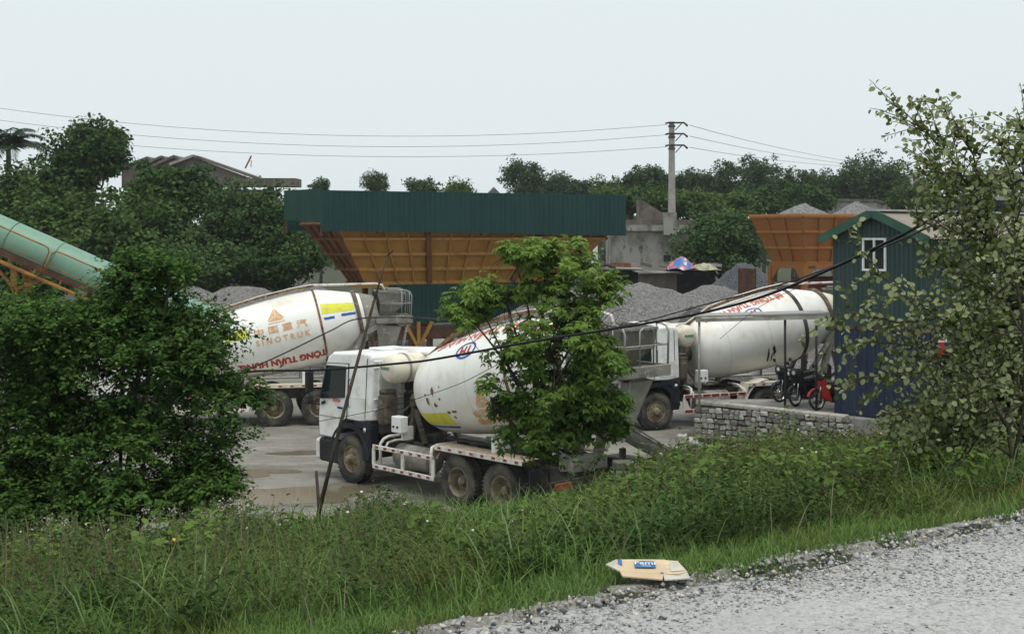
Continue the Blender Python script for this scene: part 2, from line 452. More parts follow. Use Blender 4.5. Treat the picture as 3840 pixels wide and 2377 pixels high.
o = tag(link('gravel', pebbles('gravel', 230, (-1.5, 8.0), -.50, .16, .014, .036, M['shoulder'], zsh, seed=5)), 'larger scattered stones along the gravel road shoulder', 'gravel', kind='stuff')

# ---------------------------------------------------------------- puddles in the yard
m, nt, b, _o = node_mat('puddle_water')
b.inputs['Base Color'].default_value = (.17, .14, .095, 1); b.inputs['Roughness'].default_value = .10; b.inputs['Specular IOR Level'].default_value = .5
tc = nt.nodes.new('ShaderNodeTexCoord').outputs['Object']
nz = nt.nodes.new('ShaderNodeTexNoise'); nz.inputs['Scale'].default_value = 5
bp = nt.nodes.new('ShaderNodeBump'); bp.inputs['Strength'].default_value = .05; bp.inputs['Distance'].default_value = .02
nt.links.new(tc, nz.inputs[0]); nt.links.new(nz.outputs[0], bp.inputs['Height']); nt.links.new(bp.outputs[0], b.inputs['Normal'])
M['puddle'] = m
def puddle(x, y, rx, ry, seed):
    r = random.Random(seed); n = 48; ph = [r.uniform(0, 6) for _ in range(4)]
    vs_ = [(0, 0, 0)]
    for k in range(n):
        a = 2 * math.pi * k / n
        q = 1 + .22 * math.sin(2 * a + ph[0]) + .16 * math.sin(3 * a + ph[1]) + .10 * math.sin(5 * a + ph[2]) + .05 * math.sin(9 * a + ph[3])
        vs_.append((rx * q * math.cos(a), ry * q * math.sin(a), 0))
    mb = MB(); mb.add(vs_, [(0, k + 1, (k + 1) % n + 1) for k in range(n)])
    o = mb.build('puddle', M['puddle']); o.location = (x, y, .006); tag(o, kind='structure')
puddle(-5.2, 28.9, 1.9, 1.15, 1); puddle(-6.6, 31.6, 1.4, .5, 2); puddle(-4.4, 34.6, 1.6, .5, 3); puddle(2.9, 29.5, 1.2, .8, 4); puddle(4.2, 33.0, 1.3, .45, 5)
# ================================================================ mixer trucks
# local frame: x forward, y to the truck's left, z up; origin on the ground under the middle of the front axle
AX2, AX3 = -3.825, -5.175
DF = Vector((-1.50, 0, 2.12)); TILT = R(11.8)
DA = Vector((-math.cos(TILT), 0, math.sin(TILT))); DU = Vector((math.sin(TILT), 0, math.cos(TILT))); DL = Vector((0, 1, 0))
DPROF = [(.22, .05), (.22, .42), (.25, .60), (.32, .75), (.44, .86), (.64, .94), (1.0, 1.01), (1.5, 1.075), (2.2, 1.135), (3.0, 1.175), (3.7, 1.165), (3.95, 1.14), (4.4, 1.02), (5.0, .83), (5.45, .66), (5.65, .58), (5.66, .42)]
_s = np.array([p_[0] for p_ in DPROF[1:-1]]); _r = np.array([p_[1] for p_ in DPROF[1:-1]])
def drad(s): return float(np.interp(s, _s, _r))
def dpt(s, phi, off=0.0):
    r = drad(s) + off
    return DF + DA * s + (DL * math.cos(phi) + DU * math.sin(phi)) * r

def text_mesh2d(txt, size=1.0, bold=0.0):
    cu = bpy.data.curves.new('lettering', 'FONT'); cu.body = txt; cu.size = size; cu.offset = bold
    cu.align_x = 'CENTER'; cu.align_y = 'CENTER'; cu.resolution_u = 3
    ob = bpy.data.objects.new('lettering_temp', cu); COL.objects.link(ob)
    dg = bpy.context.evaluated_depsgraph_get(); dg.update()
    me = bpy.data.meshes.new_from_object(ob.evaluated_get(dg))
    bpy.data.objects.remove(ob); bpy.data.curves.remove(cu)
    return me
def wrap_drum(me, s0, phi0, rot=0.0, off=.010, sx=1.0, sy=1.0, cut=.12):
    """lay a flat mesh (x along the drum, y round it) onto the drum"""
    bm = bmesh.new(); bm.from_mesh(me)
    for _ in range(3):
        long_ = [e for e in bm.edges if e.calc_length() > cut]
        if not long_: break
        bmesh.ops.subdivide_edges(bm, edges=long_, cuts=1)
        bmesh.ops.triangulate(bm, faces=[f for f in bm.faces if len(f.verts) > 4])
    ca, sa = math.cos(rot), math.sin(rot)
    for v in bm.verts:
        u, w = v.co.x * sx, v.co.y * sy
        u, w = u * ca - w * sa, u * sa + w * ca
        s = min(max(s0 + u, .05), 5.6)
        v.co = dpt(s, phi0 + w / drad(s0), off)
    bm.to_mesh(me); bm.free(); me.update()
    return me
def flat_mesh(polys):
    mb = MB()
    for p_ in polys: mb.add([(q[0], q[1], 0) for q in p_], [list(range(len(p_)))])
    me = bpy.data.meshes.new('decal'); me.from_pydata(mb.v, [], mb.f); return me
def drum_text(txt, s0, phi0, size, mat, parent, rot=0.0, name='lettering', sx=1.0, bold=.012):
    return link(name, wrap_drum(text_mesh2d(txt, size, bold), s0, R(phi0), rot, sx=sx), mat, parent)
def drum_patch(s0, s1, p0, p1, mat, parent, name, off=.006, ns=8, npp=8, rag=0.0, seed=0):
    r = random.Random(seed); mb = MB(); vs_ = []
    for i in range(ns + 1):
        for j in range(npp + 1):
            s = s0 + (s1 - s0) * i / ns; a = p0 + (p1 - p0) * j / npp
            if i in (0, ns): s += r.uniform(-rag, rag)
            if j in (0, npp): a += r.uniform(-rag, rag) * 30
            vs_.append(dpt(s, R(a), off))
    fs = [(i * (npp + 1) + j, (i + 1) * (npp + 1) + j, (i + 1) * (npp + 1) + j + 1, i * (npp + 1) + j + 1) for i in range(ns) for j in range(npp)]
    mb.add(vs_, fs, True); return mb.build(name, mat, parent)
def drum_blot(s0, phi0, ls, lp, mat, parent, seed, name='rust_patch', off=.008):
    r = random.Random(seed); n = 14; mb = MB(); vs_ = [dpt(s0, R(phi0), off)]
    for k in range(n):
        a = 2 * math.pi * k / n; q = r.uniform(.45, 1.1)
        vs_.append(dpt(s0 + ls * q * math.cos(a), R(phi0) + lp * q * math.sin(a) / drad(s0), off))
    mb.add(vs_, [(0, k + 1, (k + 1) % n + 1) for k in range(n)]); return mb.build(name, mat, parent)

# shared wheel meshes
def tyre_mesh(r_, w):
    mb = MB(); h = w / 2
    pr = [(-h * .72, r_ * .56), (-h * .92, r_ * .64), (-h, r_ * .78), (-h * .94, r_ * .92), (-h * .78, r_ * .985), (-h * .4, r_), (h * .4, r_), (h * .78, r_ * .985), (h * .94, r_ * .92), (h, r_ * .78), (h * .92, r_ * .64), (h * .72, r_ * .56)]
    mb.lathe(pr, (0, 0, 0), (0, 1, 0), 40)
    for k in range(40):               # tread lugs
        a = 2 * math.pi * k / 40
        for sgn in (-1, 1):
            c = Vector((math.cos(a) * r_ * .995, sgn * h * .62, math.sin(a) * r_ * .995))
            rot = Matrix.Rotation(-a, 3, 'Y') @ Matrix.Rotation(sgn * .3, 3, 'X')
            mb.box(c, (.03, h * .55, .05), rot)
    return mb.mesh('tyre')
def rim_mesh(r_, w, dish):
    mb = MB(); h = w / 2; q = r_ * .56
    # outer lip, barrel going in, disc, hub
    pr = [(h * .72, q * 1.04), (h * .80, q * 1.0), (h * .74, q * .93), (h * .3, q * .90), (h * .72 - dish, q * .80), (h * .72 - dish, q * .42), (h * .72 - dish + .05, q * .36), (h * .72 - dish + .16, q * .30), (h * .72 - dish + .19, q * .20), (h * .72 - dish + .19, .001)]
    mb.lathe(pr, (0, 0, 0), (0, 1, 0), 28)
    mb.lathe([(-h * .72, q * 1.04), (-h * .72, q * .5), (-h * .2, q * .3), (-h * .2, .001)], (0, 0, 0), (0, 1, 0), 20)
    for k in range(10):
        a = 2 * math.pi * k / 10
        mb.box((math.cos(a) * q * .56, h * .72 - dish + .02, math.sin(a) * q * .56), (.03, .05, .03))
    for k in range(8):                # hand holes
        a = 2 * math.pi * (k + .5) / 8
        mb.lathe([(h * .72 - dish + .004, .028), (h * .72 - dish + .006, .001)], (math.cos(a) * q * .72, 0, math.sin(a) * q * .72), (0, 1, 0), 8)
    return mb.mesh('wheel')
TY_F, RM_F = tyre_mesh(.55, .31), rim_mesh(.55, .31, .02)
TY_R, RM_R = tyre_mesh(.55, .29), rim_mesh(.55, .29, .24)
for a_, b_ in ((TY_F, 'tyre'), (TY_R, 'tyre'), (RM_F, 'rim'), (RM_R, 'rim')): a_.materials.append(M[b_])

def mixer_truck(label, loc, ang, rail_mat, deck_mat, plate=True, band=None, mouth=None, round_fender=False, big_red=False):
    t = empty('mixer_truck', loc, ang)
    tag(t, label, 'mixer truck', 'white concrete mixer trucks parked in the yard')
    # ---- chassis
    c = MB()
    for sy in (-.42, .42):
        c.box((-2.7, sy, .90), (7.6, .09, .30))
    for x in (1.0, -.8, -2.2, -3.3, -4.5, -5.8, -6.45): c.box((x, 0, .90), (.12, .9, .2))
    c.tube([(0, -1.0, .55), (0, 1.0, .55)], .07, 8)
    for x in (AX2, AX3):
        c.tube([(x, -1.0, .55), (x, 1.0, .55)], .09, 8); c.lathe([(-.22, .05), (-.2, .2), (0, .26), (.2, .2), (.22, .05)], (x, 0, .55), (1, 0, 0), 12)
        for sy in (-.5, .5): c.box((x, sy, .72), (1.0, .09, .1))
    c.tube([(-1, 0, .75), (AX2, 0, .6)], .06, 8)
    c.box((-1.15, .0, .95), (1.0, .62, .5), ch=.05)
    c.build('chassis', M['chassis'], t)
    # ---- wheels
    for x, sy, f in ((0, 1, 1), (0, -1, 1), (AX2, 1, 0), (AX2, -1, 0), (AX3, 1, 0), (AX3, -1, 0)):
        if f:
            w = link('wheel', RM_F, None, t); w.location = (x, sy * 1.05, .55)
            if sy < 0: w.rotation_euler = (0, 0, math.pi)
            else: w.rotation_euler = (0, random.random(), 0)
            ty = link('tyre', TY_F, None, w)
        else:
            w = link('wheel', RM_R, None, t); w.location = (x, sy * 1.08, .55)
            if sy < 0: w.rotation_euler = (0, 0, math.pi)
            else: w.rotation_euler = (0, random.random() * 3, 0)
            ty = link('tyre', TY_R, None, w)
            ti = link('tyre', TY_R, None, w); ti.location = (0, -.33, 0)
    # ---- cab
    prof = [(1.27, .95), (1.30, 1.45), (1.27, 1.88), (1.06, 2.72), (.98, 2.88), (.80, 2.99), (-.45, 3.06), (-.70, 3.04), (-.77, 2.95), (-.77, 1.52), (-.40, 1.46), (.22, 1.46), (.42, 1.25), (.47, .95)]
    cab = MB()
    rows = [(-1.22, 0), (-1.225, .0), (-1.17, 1), (1.17, 1), (1.225, 0), (1.22, 0)]
    # body: side faces tumble in above the waist and round into the roof
    def yy(z, k): return (1.225 if z < 1.9 else 1.225 - .07 * (z - 1.9) / 1.0) - k
    n = len(prof)
    vs_ = []
    for sgn in (-1, 1):
        for (x, z) in prof: vs_.append((x, sgn * yy(z, .06), z + 0.0))
    for sgn in (-1, 1):
        for i, (x, z) in enumerate(prof):
            cxp, czp = .25, 1.95
            vs_.append((cxp + (x - cxp) * .955, sgn * yy(z, 0), czp + (z - czp) * .955))
    fs = []
    for i in range(n):
        j = (i + 1) % n
        fs.append((i, j, n + j, n + i)); fs.append((2 * n + i, 2 * n + j, j, i)); fs.append((n + i, n + j, 3 * n + j, 3 * n + i))
    fs.append([2 * n + i for i in range(n)]); fs.append([3 * n + i for i in range(n)][::-1])
    cab.add(vs_, fs)
    cabo = cab.build('cab', M['white'], t)
    bv = cabo.modifiers.new('edge', 'BEVEL'); bv.width = .025; bv.segments = 2; bv.limit_method = 'ANGLE'
    # roof ribs, hatch
    h = MB(); h.box((-.1, .15, 3.075), (.6, .75, .05), ch=.02); h.build('roof_hatch', M['white'], cabo)
    mb = MB(); mb.box((1.09, 0, 2.80), (.30, 2.1, .06), Matrix.Rotation(.35, 3, 'Y'), ch=.02); mb.build('sun_visor', M['black'], cabo)
    # windscreen
    mb = MB(); mb.add([(1.296, -1.02, 1.93), (1.296, 1.02, 1.93), (1.115, .98, 2.68), (1.115, -.98, 2.68)], [(0, 1, 2, 3)]); mb.build('windscreen', M['glass'], cabo)
    for sgn in (1, -1):
        d = MB()           # door skin, 8 mm proud so that the shut line reads
        dp = [(1.20, 1.0), (1.22, 1.45), (1.19, 1.86), (.98, 2.72), (.10, 2.76), (.10, 1.52), (.26, 1.40), (.43, 1.0)]
        vs_ = []
        for lift in (.0, .013):
            for (x, z) in dp: vs_.append((x, sgn * (yy(z, 0) + .001 + lift), z))
        k = len(dp); fs = [list(range(k)), [k + i for i in range(k)]] + [(i, (i + 1) % k, k + (i + 1) % k, k + i) for i in range(k)]
        d.add(vs_, fs); do = d.build('door', M['white'], cabo)
        g = MB(); gp = [(1.13, 1.88), (.95, 2.66), (.20, 2.68), (.20, 1.98), (.62, 1.93)]
        g.add([(x, sgn * (yy(z, 0) + .020), z) for x, z in gp], [list(range(len(gp)))]); g.build('door_window', M['glass'], do)
        g = MB()
        for i in range(len(gp)):
            a, b_ = gp[i], gp[(i + 1) % len(gp)]
            g.bar((a[0], sgn * (yy(a[1], 0) + .02), a[1]), (b_[0], sgn * (yy(b_[1], 0) + .02), b_[1]), .022, .03, up=(0, 1, 0))
        g.build('window_seal', M['black'], do)
        gap = MB()
        for i in range(len(dp)):
            a, b_ = dp[i], dp[(i + 1) % len(dp)]
            gap.bar((a[0], sgn * (yy(a[1], 0) + .005), a[1]), (b_[0], sgn * (yy(b_[1], 0) + .005), b_[1]), .016, .022, up=(0, 1, 0))
        gap.bar((1.2, sgn * 1.243, 1.47), (.24, sgn * 1.243, 1.47), .004, .012)
        gap.build('door_gap', M['chassis'], do)
        g = MB(); g.bar((-.60, sgn * (yy(1.55, 0) + .004), 1.55), (-.60, sgn * (yy(2.92, 0) + .004), 2.92), .012, .014, up=(0, 1, 0)); g.build('panel_seam', M['chassis'], cabo)
        g = MB(); g.box((.52, sgn * 1.243, 1.88), (.26, .006, .07)); g.build('door_plate', M['redfade'], do)
        g = MB(); g.tube([(.02, sgn * 1.22, 1.75), (.0, sgn * 1.26, 1.8), (.0, sgn * 1.25, 2.35), (.02, sgn * 1.20, 2.42)], .012, 6); g.build('grab_handle', M['black'], cabo)
        g = MB(); g.box((.34, sgn * 1.255, 1.72), (.20, .03, .045), ch=.01); g.build('door_handle', M['black'], do)
        g = MB(); g.box((1.02, sgn * 1.252, 1.78), (.16, .012, .07), Matrix.Rotation(.3, 3, 'Y')); g.build('trim', M['black'], do)
        # side panel behind the door with moulded seams
        g = MB(); g.box((-.34, sgn * 1.232, 1.80), (.52, .012, .45), ch=.004); g.build('locker', M['white'], cabo)
        # mirrors
        g = MB(); g.box((1.30, sgn * 1.46, 2.28), (.12, .22, .52), ch=.04); g.box((1.30, sgn * 1.46, 1.86), (.12, .22, .22), ch=.04)
        g.tube([(1.10, sgn * 1.19, 2.60), (1.28, sgn * 1.45, 2.62), (1.30, sgn * 1.46, 1.74), (1.18, sgn * 1.22, 1.72)], .016, 6)
        g.build('mirror', M['black'], cabo)
        # wheel arch
        g = MB()
        arc = []
        for k2 in range(15):
            a = R(6 + 168 * k2 / 14); arc.append((math.cos(a), math.sin(a)))
        vs_ = []
        for (ca_, sa_) in arc:
            for (rr, yv) in ((.66, .78), (.66, 1.235), (.78, 1.245), (.80, .78)):
                x = ca_ * rr; z = .62 + sa_ * rr
                if rr > .7 and z > 1.40: z = 1.40 + (z - 1.40) * .6
                vs_.append((x, sgn * yv, z))
        fs = []
        for k2 in range(14):
            for q in range(4):
                fs.append((k2 * 4 + q, k2 * 4 + (q + 1) % 4, (k2 + 1) * 4 + (q + 1) % 4, (k2 + 1) * 4 + q))
        g.add(vs_, fs)
        g.box((-.62, sgn * 1.08, 1.02), (.30, .30, .88), ch=.04)
        g.box((-.45, sgn * 1.1, 1.40), (.62, .24, .20), ch=.03)
        g.build('wheel_arch', M['navy'], t)
        g = MB(); g.box((.86, sgn * 1.10, .66), (.74, .28, .56), ch=.05); g.box((.86, sgn * 1.245, .80), (.62, .02, .03)); g.build('step', M['black'], t)
        g = MB(); g.box((1.34, sgn * .95, .72), (.06, .42, .22), ch=.02); g.build('headlight', M['lens'], t)
        g = MB(); g.lathe([(0, .03), (.02, .055), (.03, .001)], (-.62, sgn * 1.235, 1.30), (0, sgn, 0), 12); g.build('lamp', M['lens'], t)
    mb = MB(); mb.box((1.28, 0, .66), (.22, 2.48, .50), ch=.06); mb.build('bumper', M['white'], t)
    for k in range(5):
        mb = MB(); mb.box((1.325, 0, 1.12 + .13 * k), (.03, 1.9, .05), ch=.01); mb.build('grille_bar', M['black'], cabo)
    mb = MB(); mb.box((-.782, -.1, 2.35), (.02, .9, .42), ch=.008); mb.build('cab_window', M['glass'], cabo)
    mb = MB()
    for z in (1.75, 2.0, 2.72, 2.86): mb.box((-.785, 0, z), (.03, 2.2, .035), ch=.01)
    mb.box((-.785, .95, 2.25), (.03, .05, 1.2)); mb.box((-.785, -.95, 2.25), (.03, .05, 1.2))
    mb.build('cab_ribs', M['white'], cabo)
    # intake, filters and hydraulics behind the cab
    mb = MB(); mb.box((-.98, .86, 1.78), (.30, .42, .72), ch=.06); mb.box((-.98, .86, 2.18), (.24, .36, .10), ch=.03)
    for k in range(5): mb.box((-.98 , 1.075, 1.56 + .09 * k), (.22, .015, .05))
    mb.build('air_intake', M['intake'], t)
    mb = MB(); mb.tube([(-1.0, .3, 1.2), (-1.0, .3, 2.1), (-1.25, .2, 2.2)], .09, 8); mb.box((-1.05, -.4, 1.5), (.4, .9, .8), ch=.06)
    mb.tube([(-1.1, .7, 1.1), (-1.15, .75, 1.6), (-1.3, .4, 1.9)], .03, 6); mb.tube([(-1.2, .6, 1.1), (-1.3, .65, 1.5), (-1.4, .3, 1.8)], .025, 6)
    mb.build('hydraulics', M['chassis'], t)
    # drum front stand and gearbox
    mb = MB()
    for sy in (-.5, .5):
        mb.bar((-1.35, sy, 1.05), (-1.38, sy * .7, 2.0), .14, .10); mb.bar((-1.9, sy, 1.05), (-1.42, sy * .8, 1.75), .10, .08)
    mb.box((-1.38, 0, 1.95), (.18, 1.0, .25), ch=.03); mb.tube([DF - DA * .12, DF + DA * .24], .28, 14)
    mb.build('drum_stand', M['intake'], t)
    # water tank lying across behind the cab
    mb = MB(); mb.lathe([(-1.08, .02), (-1.07, .16), (-1.02, .26), (-.94, .315), (-.84, .33), (.84, .33), (.94, .315), (1.02, .26), (1.07, .16), (1.08, .02)], (-1.18, 0, 2.72), (0, 1, 0), 24)
    wt = mb.build('water_tank', M['cream'], t)
    for sy in (-.6, .6):
        mb = MB(); mb.lathe([(-.03, .338), (-.03, .348), (.03, .348), (.03, .338)], (-1.18, sy, 2.72), (0, 1, 0), 24)
        mb.box((-1.15, sy, 2.3), (.12, .1, .3)); mb.build('strap', M['galv'], wt)
    if plate:
        mb = MB(); mb.box((-1.16, 1.083, 2.74), (.30, .012, .07)); mb.build('label_plate', pm('green_plate', (.04, .20, .12), [((.5, .5, .4), 30, .5, .6)], rough=.5), wt)
    # ---- drum
    mb = MB(); mb.lathe(DPROF[:-1], DF, DA, 64, ref=DL)
    dr = mb.build('drum', M['drum'], t)
    mb = MB(); mb.lathe([(5.20, .60), (5.22, .765), (5.28, .745), (5.52, .645), (5.652, .592), (5.66, .55), (5.60, .45)], DF, DA, 48, ref=DL); mb.build('drum_mouth', mouth or M['greyconc'], dr)
    mb = MB(); mb.lathe([(4.98, .80), (4.98, .90), (5.10, .90), (5.10, .78)], DF, DA, 56, ref=DL); mb.build('roller_ring', M['ring'] , dr)
    for s_ in (1.15, 2.55):
        mb = MB(); mb.lathe([(s_ - .008, drad(s_) - .01), (s_ - .006, drad(s_) + .006), (s_ + .006, drad(s_) + .006), (s_ + .008, drad(s_) - .01)], DF, DA, 56, ref=DL); mb.build('weld_seam', M['cream'], dr)
    bw = .03 if band else 0
    mb = MB(); mb.lathe([(3.80 - bw, 1.12), (3.81 - bw, 1.178 + bw * .3), (3.87 + bw, 1.170 + bw * .3), (3.88 + bw, 1.08)], DF, DA, 56, ref=DL); mb.build('weld_band', band or M['rustband'], dr)
    # splash hose and bar along the top of the drum
    mb = MB()
    top = [(-1.2, .1, 3.02)] + [tuple(dpt(s_, R(86), .16)) for s_ in (.3, 1.2, 2.2, 3.2, 3.9)] + [(-7.0, .1, 4.22), (-7.2, .1, 4.18), (-7.3, .1, 3.95)]
    mb.tube(top, .035, 8); mb.build('water_pipe', M['whitesteel'], t)
    mb = MB()
    for i in range(1, 5):
        a, b_ = Vector(top[i]), Vector(top[i + 1])
        mb.bar(a + Vector((0, .02, -.02)), b_ + Vector((0, .02, -.02)), .16, .07)
    mb.build('rubber_guard', M['rustband'], t)
    # ---- rear stand, rollers, hopper, chute, platform
    mb = MB()
    for sy in (-1, 1):
        mb.bar((-6.25, sy * .46, 1.05), (-6.55, sy * .74, 2.75), .16, .22); mb.bar((-5.6, sy * .46, 1.05), (-6.5, sy * .74, 2.55), .10, .14)
        mb.bar((-6.55, sy * .74, 2.70), (-7.25, sy * .45, 3.05), .10, .14)
        mb.tube([(-6.30, sy * .55, 2.42), (-6.58, sy * .55, 2.48)], .14, 12)
    mb.bar((-6.5, -.74, 2.60), (-6.5, .74, 2.60), .14, .16); mb.box((-6.35, 0, 1.15), (.4, 1.0, .25))
    mb.build('drum_support', M['greyconc'], t)
    mb = MB()            # charging hopper: flared box with a bent rear lip
    o1 = [(-7.00, -.48, 4.0), (-7.85, -.55, 3.93), (-7.85, .55, 3.93), (-7.00, .48, 4.0)]
    o2 = [(-7.10, -.40, 3.62), (-7.80, -.52, 3.55), (-7.80, .52, 3.55), (-7.10, .40, 3.62)]
    o3 = [(-7.08, -.22, 3.18), (-7.35, -.24, 3.12), (-7.35, .24, 3.12), (-7.08, .22, 3.18)]
    vs_ = o1 + o2 + o3 + [tuple(Vector(q) + Vector((.0, -.02 if q[1] > 0 else .02, .0))) for q in o1 + o2 + o3]
    fs = []
    for a in (0, 4):
        for k in range(4):
            k2 = (k + 1) % 4; fs.append((a + k, a + k2, a + 4 + k2, a + 4 + k)); fs.append((12 + a + k, 12 + a + k2, 12 + a + 4 + k2, 12 + a + 4 + k))
    for k in range(4): k2 = (k + 1) % 4; fs.append((k, k2, 12 + k2, 12 + k))
    mb.add(vs_, fs)
    for k in range(4): mb.bar(o1[k], o1[(k + 1) % 4], .05, .05); mb.bar(o2[k], o2[(k + 1) % 4], .035, .035)
    mb.build('hopper', M['greyconc'], t)
    mb = MB()            # discharge collector: two cheeks and a back
    for sy in (-1, 1):
        mb.add([(-6.95, sy * .62, 2.95), (-7.75, sy * .55, 2.90), (-7.55, sy * .20, 2.02), (-7.15, sy * .22, 2.02), (-6.95, sy * .59, 2.95), (-7.75, sy * .52, 2.90), (-7.55, sy * .17, 2.02), (-7.15, sy * .19, 2.02)],
               [(0, 1, 2, 3), (4, 5, 6, 7), (0, 1, 5, 4), (1, 2, 6, 5), (3, 0, 4, 7)])
    mb.add([(-7.75, -.55, 2.90), (-7.75, .55, 2.90), (-7.55, .2, 2.02), (-7.55, -.2, 2.02), (-7.72, -.55, 2.90), (-7.72, .55, 2.90), (-7.52, .2, 2.02), (-7.52, -.2, 2.02)], [(0, 1, 2, 3), (4, 5, 6, 7), (0, 1, 5, 4)])
    mb.build('collector', M['lightconc'], t)
    mb = MB()            # platform box beam with grating
    mb.box((-7.78, 0, 3.14), (.62, 1.36, .07), ch=.01); mb.box((-7.5, .66, 3.12), (1.1, .07, .22), ch=.01); mb.box((-7.5, -.66, 3.12), (1.1, .07, .22), ch=.01); mb.box((-8.06, 0, 3.12), (.07, 1.36, .22), ch=.01)
    mb.build('platform', M['greyconc'], t)
    mb = MB()            # hand rails of bent tube
    for sy in (-.64, .64):
        mb.tube([(-8.04, sy, 3.2), (-8.06, sy, 3.86), (-8.0, sy, 3.98), (-7.86, sy, 4.03), (-7.3, sy, 4.05)], .022, 6); mb.tube([(-8.05, sy, 3.62), (-7.4, sy, 3.62)], .016, 6)
        mb.tube([(-7.75, sy, 3.2), (-7.75, sy, 4.02)], .016, 6)
    mb.tube([(-8.05, -.64, 3.62), (-8.05, .64, 3.62)], .016, 6); mb.tube([(-8.05, -.2, 3.2), (-8.05, -.2, 3.9), (-8.05, -.10, 3.97), (-8.05, .10, 3.97), (-8.05, .2, 3.9), (-8.05, .2, 3.2)], .018, 6)
    mb.build('hand_rail', M['galv'], t)
    mb = MB()            # ladder
    for dy in (.34, .62): mb.tube([(-7.95, dy, 3.12), (-7.72, dy, 1.75)], .02, 6)
    for k in range(5):
        f = k / 4.4 + .05; mb.box((-7.95 + .23 * f, .48, 3.12 - 1.37 * f), (.10, .34, .03))
    mb.build('ladder', M['galv'], t)
    # ---- chute folded out to the side
    mb = MB(); n = 9
    cs, ce = Vector((-7.35, 0, 2.02)), Vector((-8.25, -1.05, 1.22))
    d = (ce - cs).normalized(); sd = d.cross(Vector((0, 0, 1))).normalized(); upv = sd.cross(d)
    vs_ = []
    for (q, w) in ((-.15, .30), (.3, .30), (.8, .26), (1.02, .25)):
        for rr in (1.0, .93):
            for k in range(n):
                a = math.pi + math.pi * k / (n - 1)
                vs_.append(cs + (ce - cs) * q + (sd * math.cos(a) + upv * (math.sin(a) * 1.0 + .2)) * w * rr)
    fs = []
    for i in range(3):
        for k in range(n - 1):
            fs.append((i * 2 * n + k, i * 2 * n + k + 1, (i + 1) * 2 * n + k + 1, (i + 1) * 2 * n + k)); fs.append((i * 2 * n + n + k, i * 2 * n + n + k + 1, (i + 1) * 2 * n + n + k + 1, (i + 1) * 2 * n + n + k))
        for k in (0, n - 1): fs.append((i * 2 * n + k, (i + 1) * 2 * n + k, (i + 1) * 2 * n + n + k, i * 2 * n + n + k))
    for k in range(n - 1): fs.append((k, k + 1, n + k + 1, n + k)); fs.append((6 * n + k, 6 * n + k + 1, 7 * n + k + 1, 7 * n + k))
    mb.add(vs_, fs, True)
    mb.tube([cs + sd * .31 + upv * .07, ce + sd * .27 + upv * .07], .02, 6); mb.tube([cs - sd * .31 + upv * .07, ce - sd * .27 + upv * .07], .02, 6)
    mb.build('chute', M['greyconc'], t)
    mb = MB(); mb.tube([cs + (ce - cs) * .6 - upv * .22, (-7.1, -.3, 1.1), (-6.6, -.2, 1.0)], .05, 8); mb.box((-7.15, -.3, 1.25), (.10, .10, .5)); mb.build('chute_arm', M['chassis'], t)
    # ---- rear fenders, bumper, lights
    for sgn in (1, -1):
        mb = MB(); mb.box((-4.50, sgn * 1.0, 1.235), (2.72, .50, .03)); mb.add([(-3.16, sgn * .75, 1.22), (-3.16, sgn * 1.25, 1.22), (-3.05, sgn * 1.25, .95), (-3.05, sgn * .75, .95), (-3.14, sgn * .75, 1.24), (-3.14, sgn * 1.25, 1.24)], [(0, 1, 2, 3), (4, 5, 2, 3)])
        if round_fender:
            vs_ = []
            for k2 in range(13):
                a = R(200 - 110 * k2 / 12)
                for rr in (.74, .78):
                    for yv in (.72, 1.26): vs_.append((AX2 - math.cos(a) * rr * 1.05, sgn * yv, .58 + math.sin(a) * rr))
            mb.add(vs_, [(4 * k2 + a, 4 * k2 + b_, 4 * k2 + 4 + b_, 4 * k2 + 4 + a) for k2 in range(12) for a, b_ in ((0, 1), (2, 3), (0, 2), (1, 3))])
        fo = mb.build('fender', deck_mat, t)
        mb = MB(); mb.box((-4.50, sgn * 1.262, 1.215), (2.72, .02, .10)); mb.build('fender_edge', rail_mat, fo)
        for k in range(8):
            mb = MB(); mb.box((-3.3 - k * .345, sgn * 1.274, 1.215), (.10, .006, .045)); mb.build('reflector', M['redreflector'], fo)
        # side guard between the axles
        mb = MB()
        for z in (.96, .52): mb.box((-1.98, sgn * 1.22, z), (2.18, .035, .10), ch=.008)
        for x in (-.92, -1.98, -3.04): mb.box((x, sgn * 1.217, .74), (.10, .03, .36))
        sg = mb.build('guard_frame', rail_mat, t)
        for z in (.96, .52):
            for k in range(7):
                mb = MB(); mb.box((-1.06 - k * .305, sgn * 1.242, z), (.105, .006, .05) if not big_red else (.25, .008, .085)); mb.build('reflector', M['redreflector'], sg)
        for x, e in ((-1.15, -.05), (-2.95, .05)):
            mb = MB(); mb.tube([(x, sgn * 1.2, .60), (x, sgn * 1.2, 1.05), (x + e, sgn * 1.14, 1.16), (x + e, sgn * 1.0, 1.20), (x + e, sgn * .45, 1.20)], .035, 8)
            mb.tube([(x - .12, sgn * 1.15, .95), (x - .12, sgn * 1.08, 1.07), (x - .12, sgn * .9, 1.10), (x - .12, sgn * .45, 1.10)], .03, 8)
            mb.build('guard_rail', rail_mat, t)
        mb = MB()
        if sgn > 0: mb.lathe([(-.60, .001), (-.60, .25), (-.58, .27), (.58, .27), (.60, .25), (.60, .001)], (-2.0, .80, .78), (1, 0, 0), 20)
        else: mb.box((-2.0, -.85, .80), (1.5, .5, .5), ch=.04)
        mb.build('fuel_tank' if sgn > 0 else 'battery_box', M['greyconc'] if sgn > 0 else M['chassis'], t)
        mb = MB(); mb.box((-6.69, sgn * .92, .82), (.06, .46, .16), ch=.01); mb.build('tail_light', M['taillight'], t)
        mb = MB(); mb.box((-6.10, sgn * 1.0, .66), (.03, .56, .86)); mb.build('mud_flap', M['black'], t)
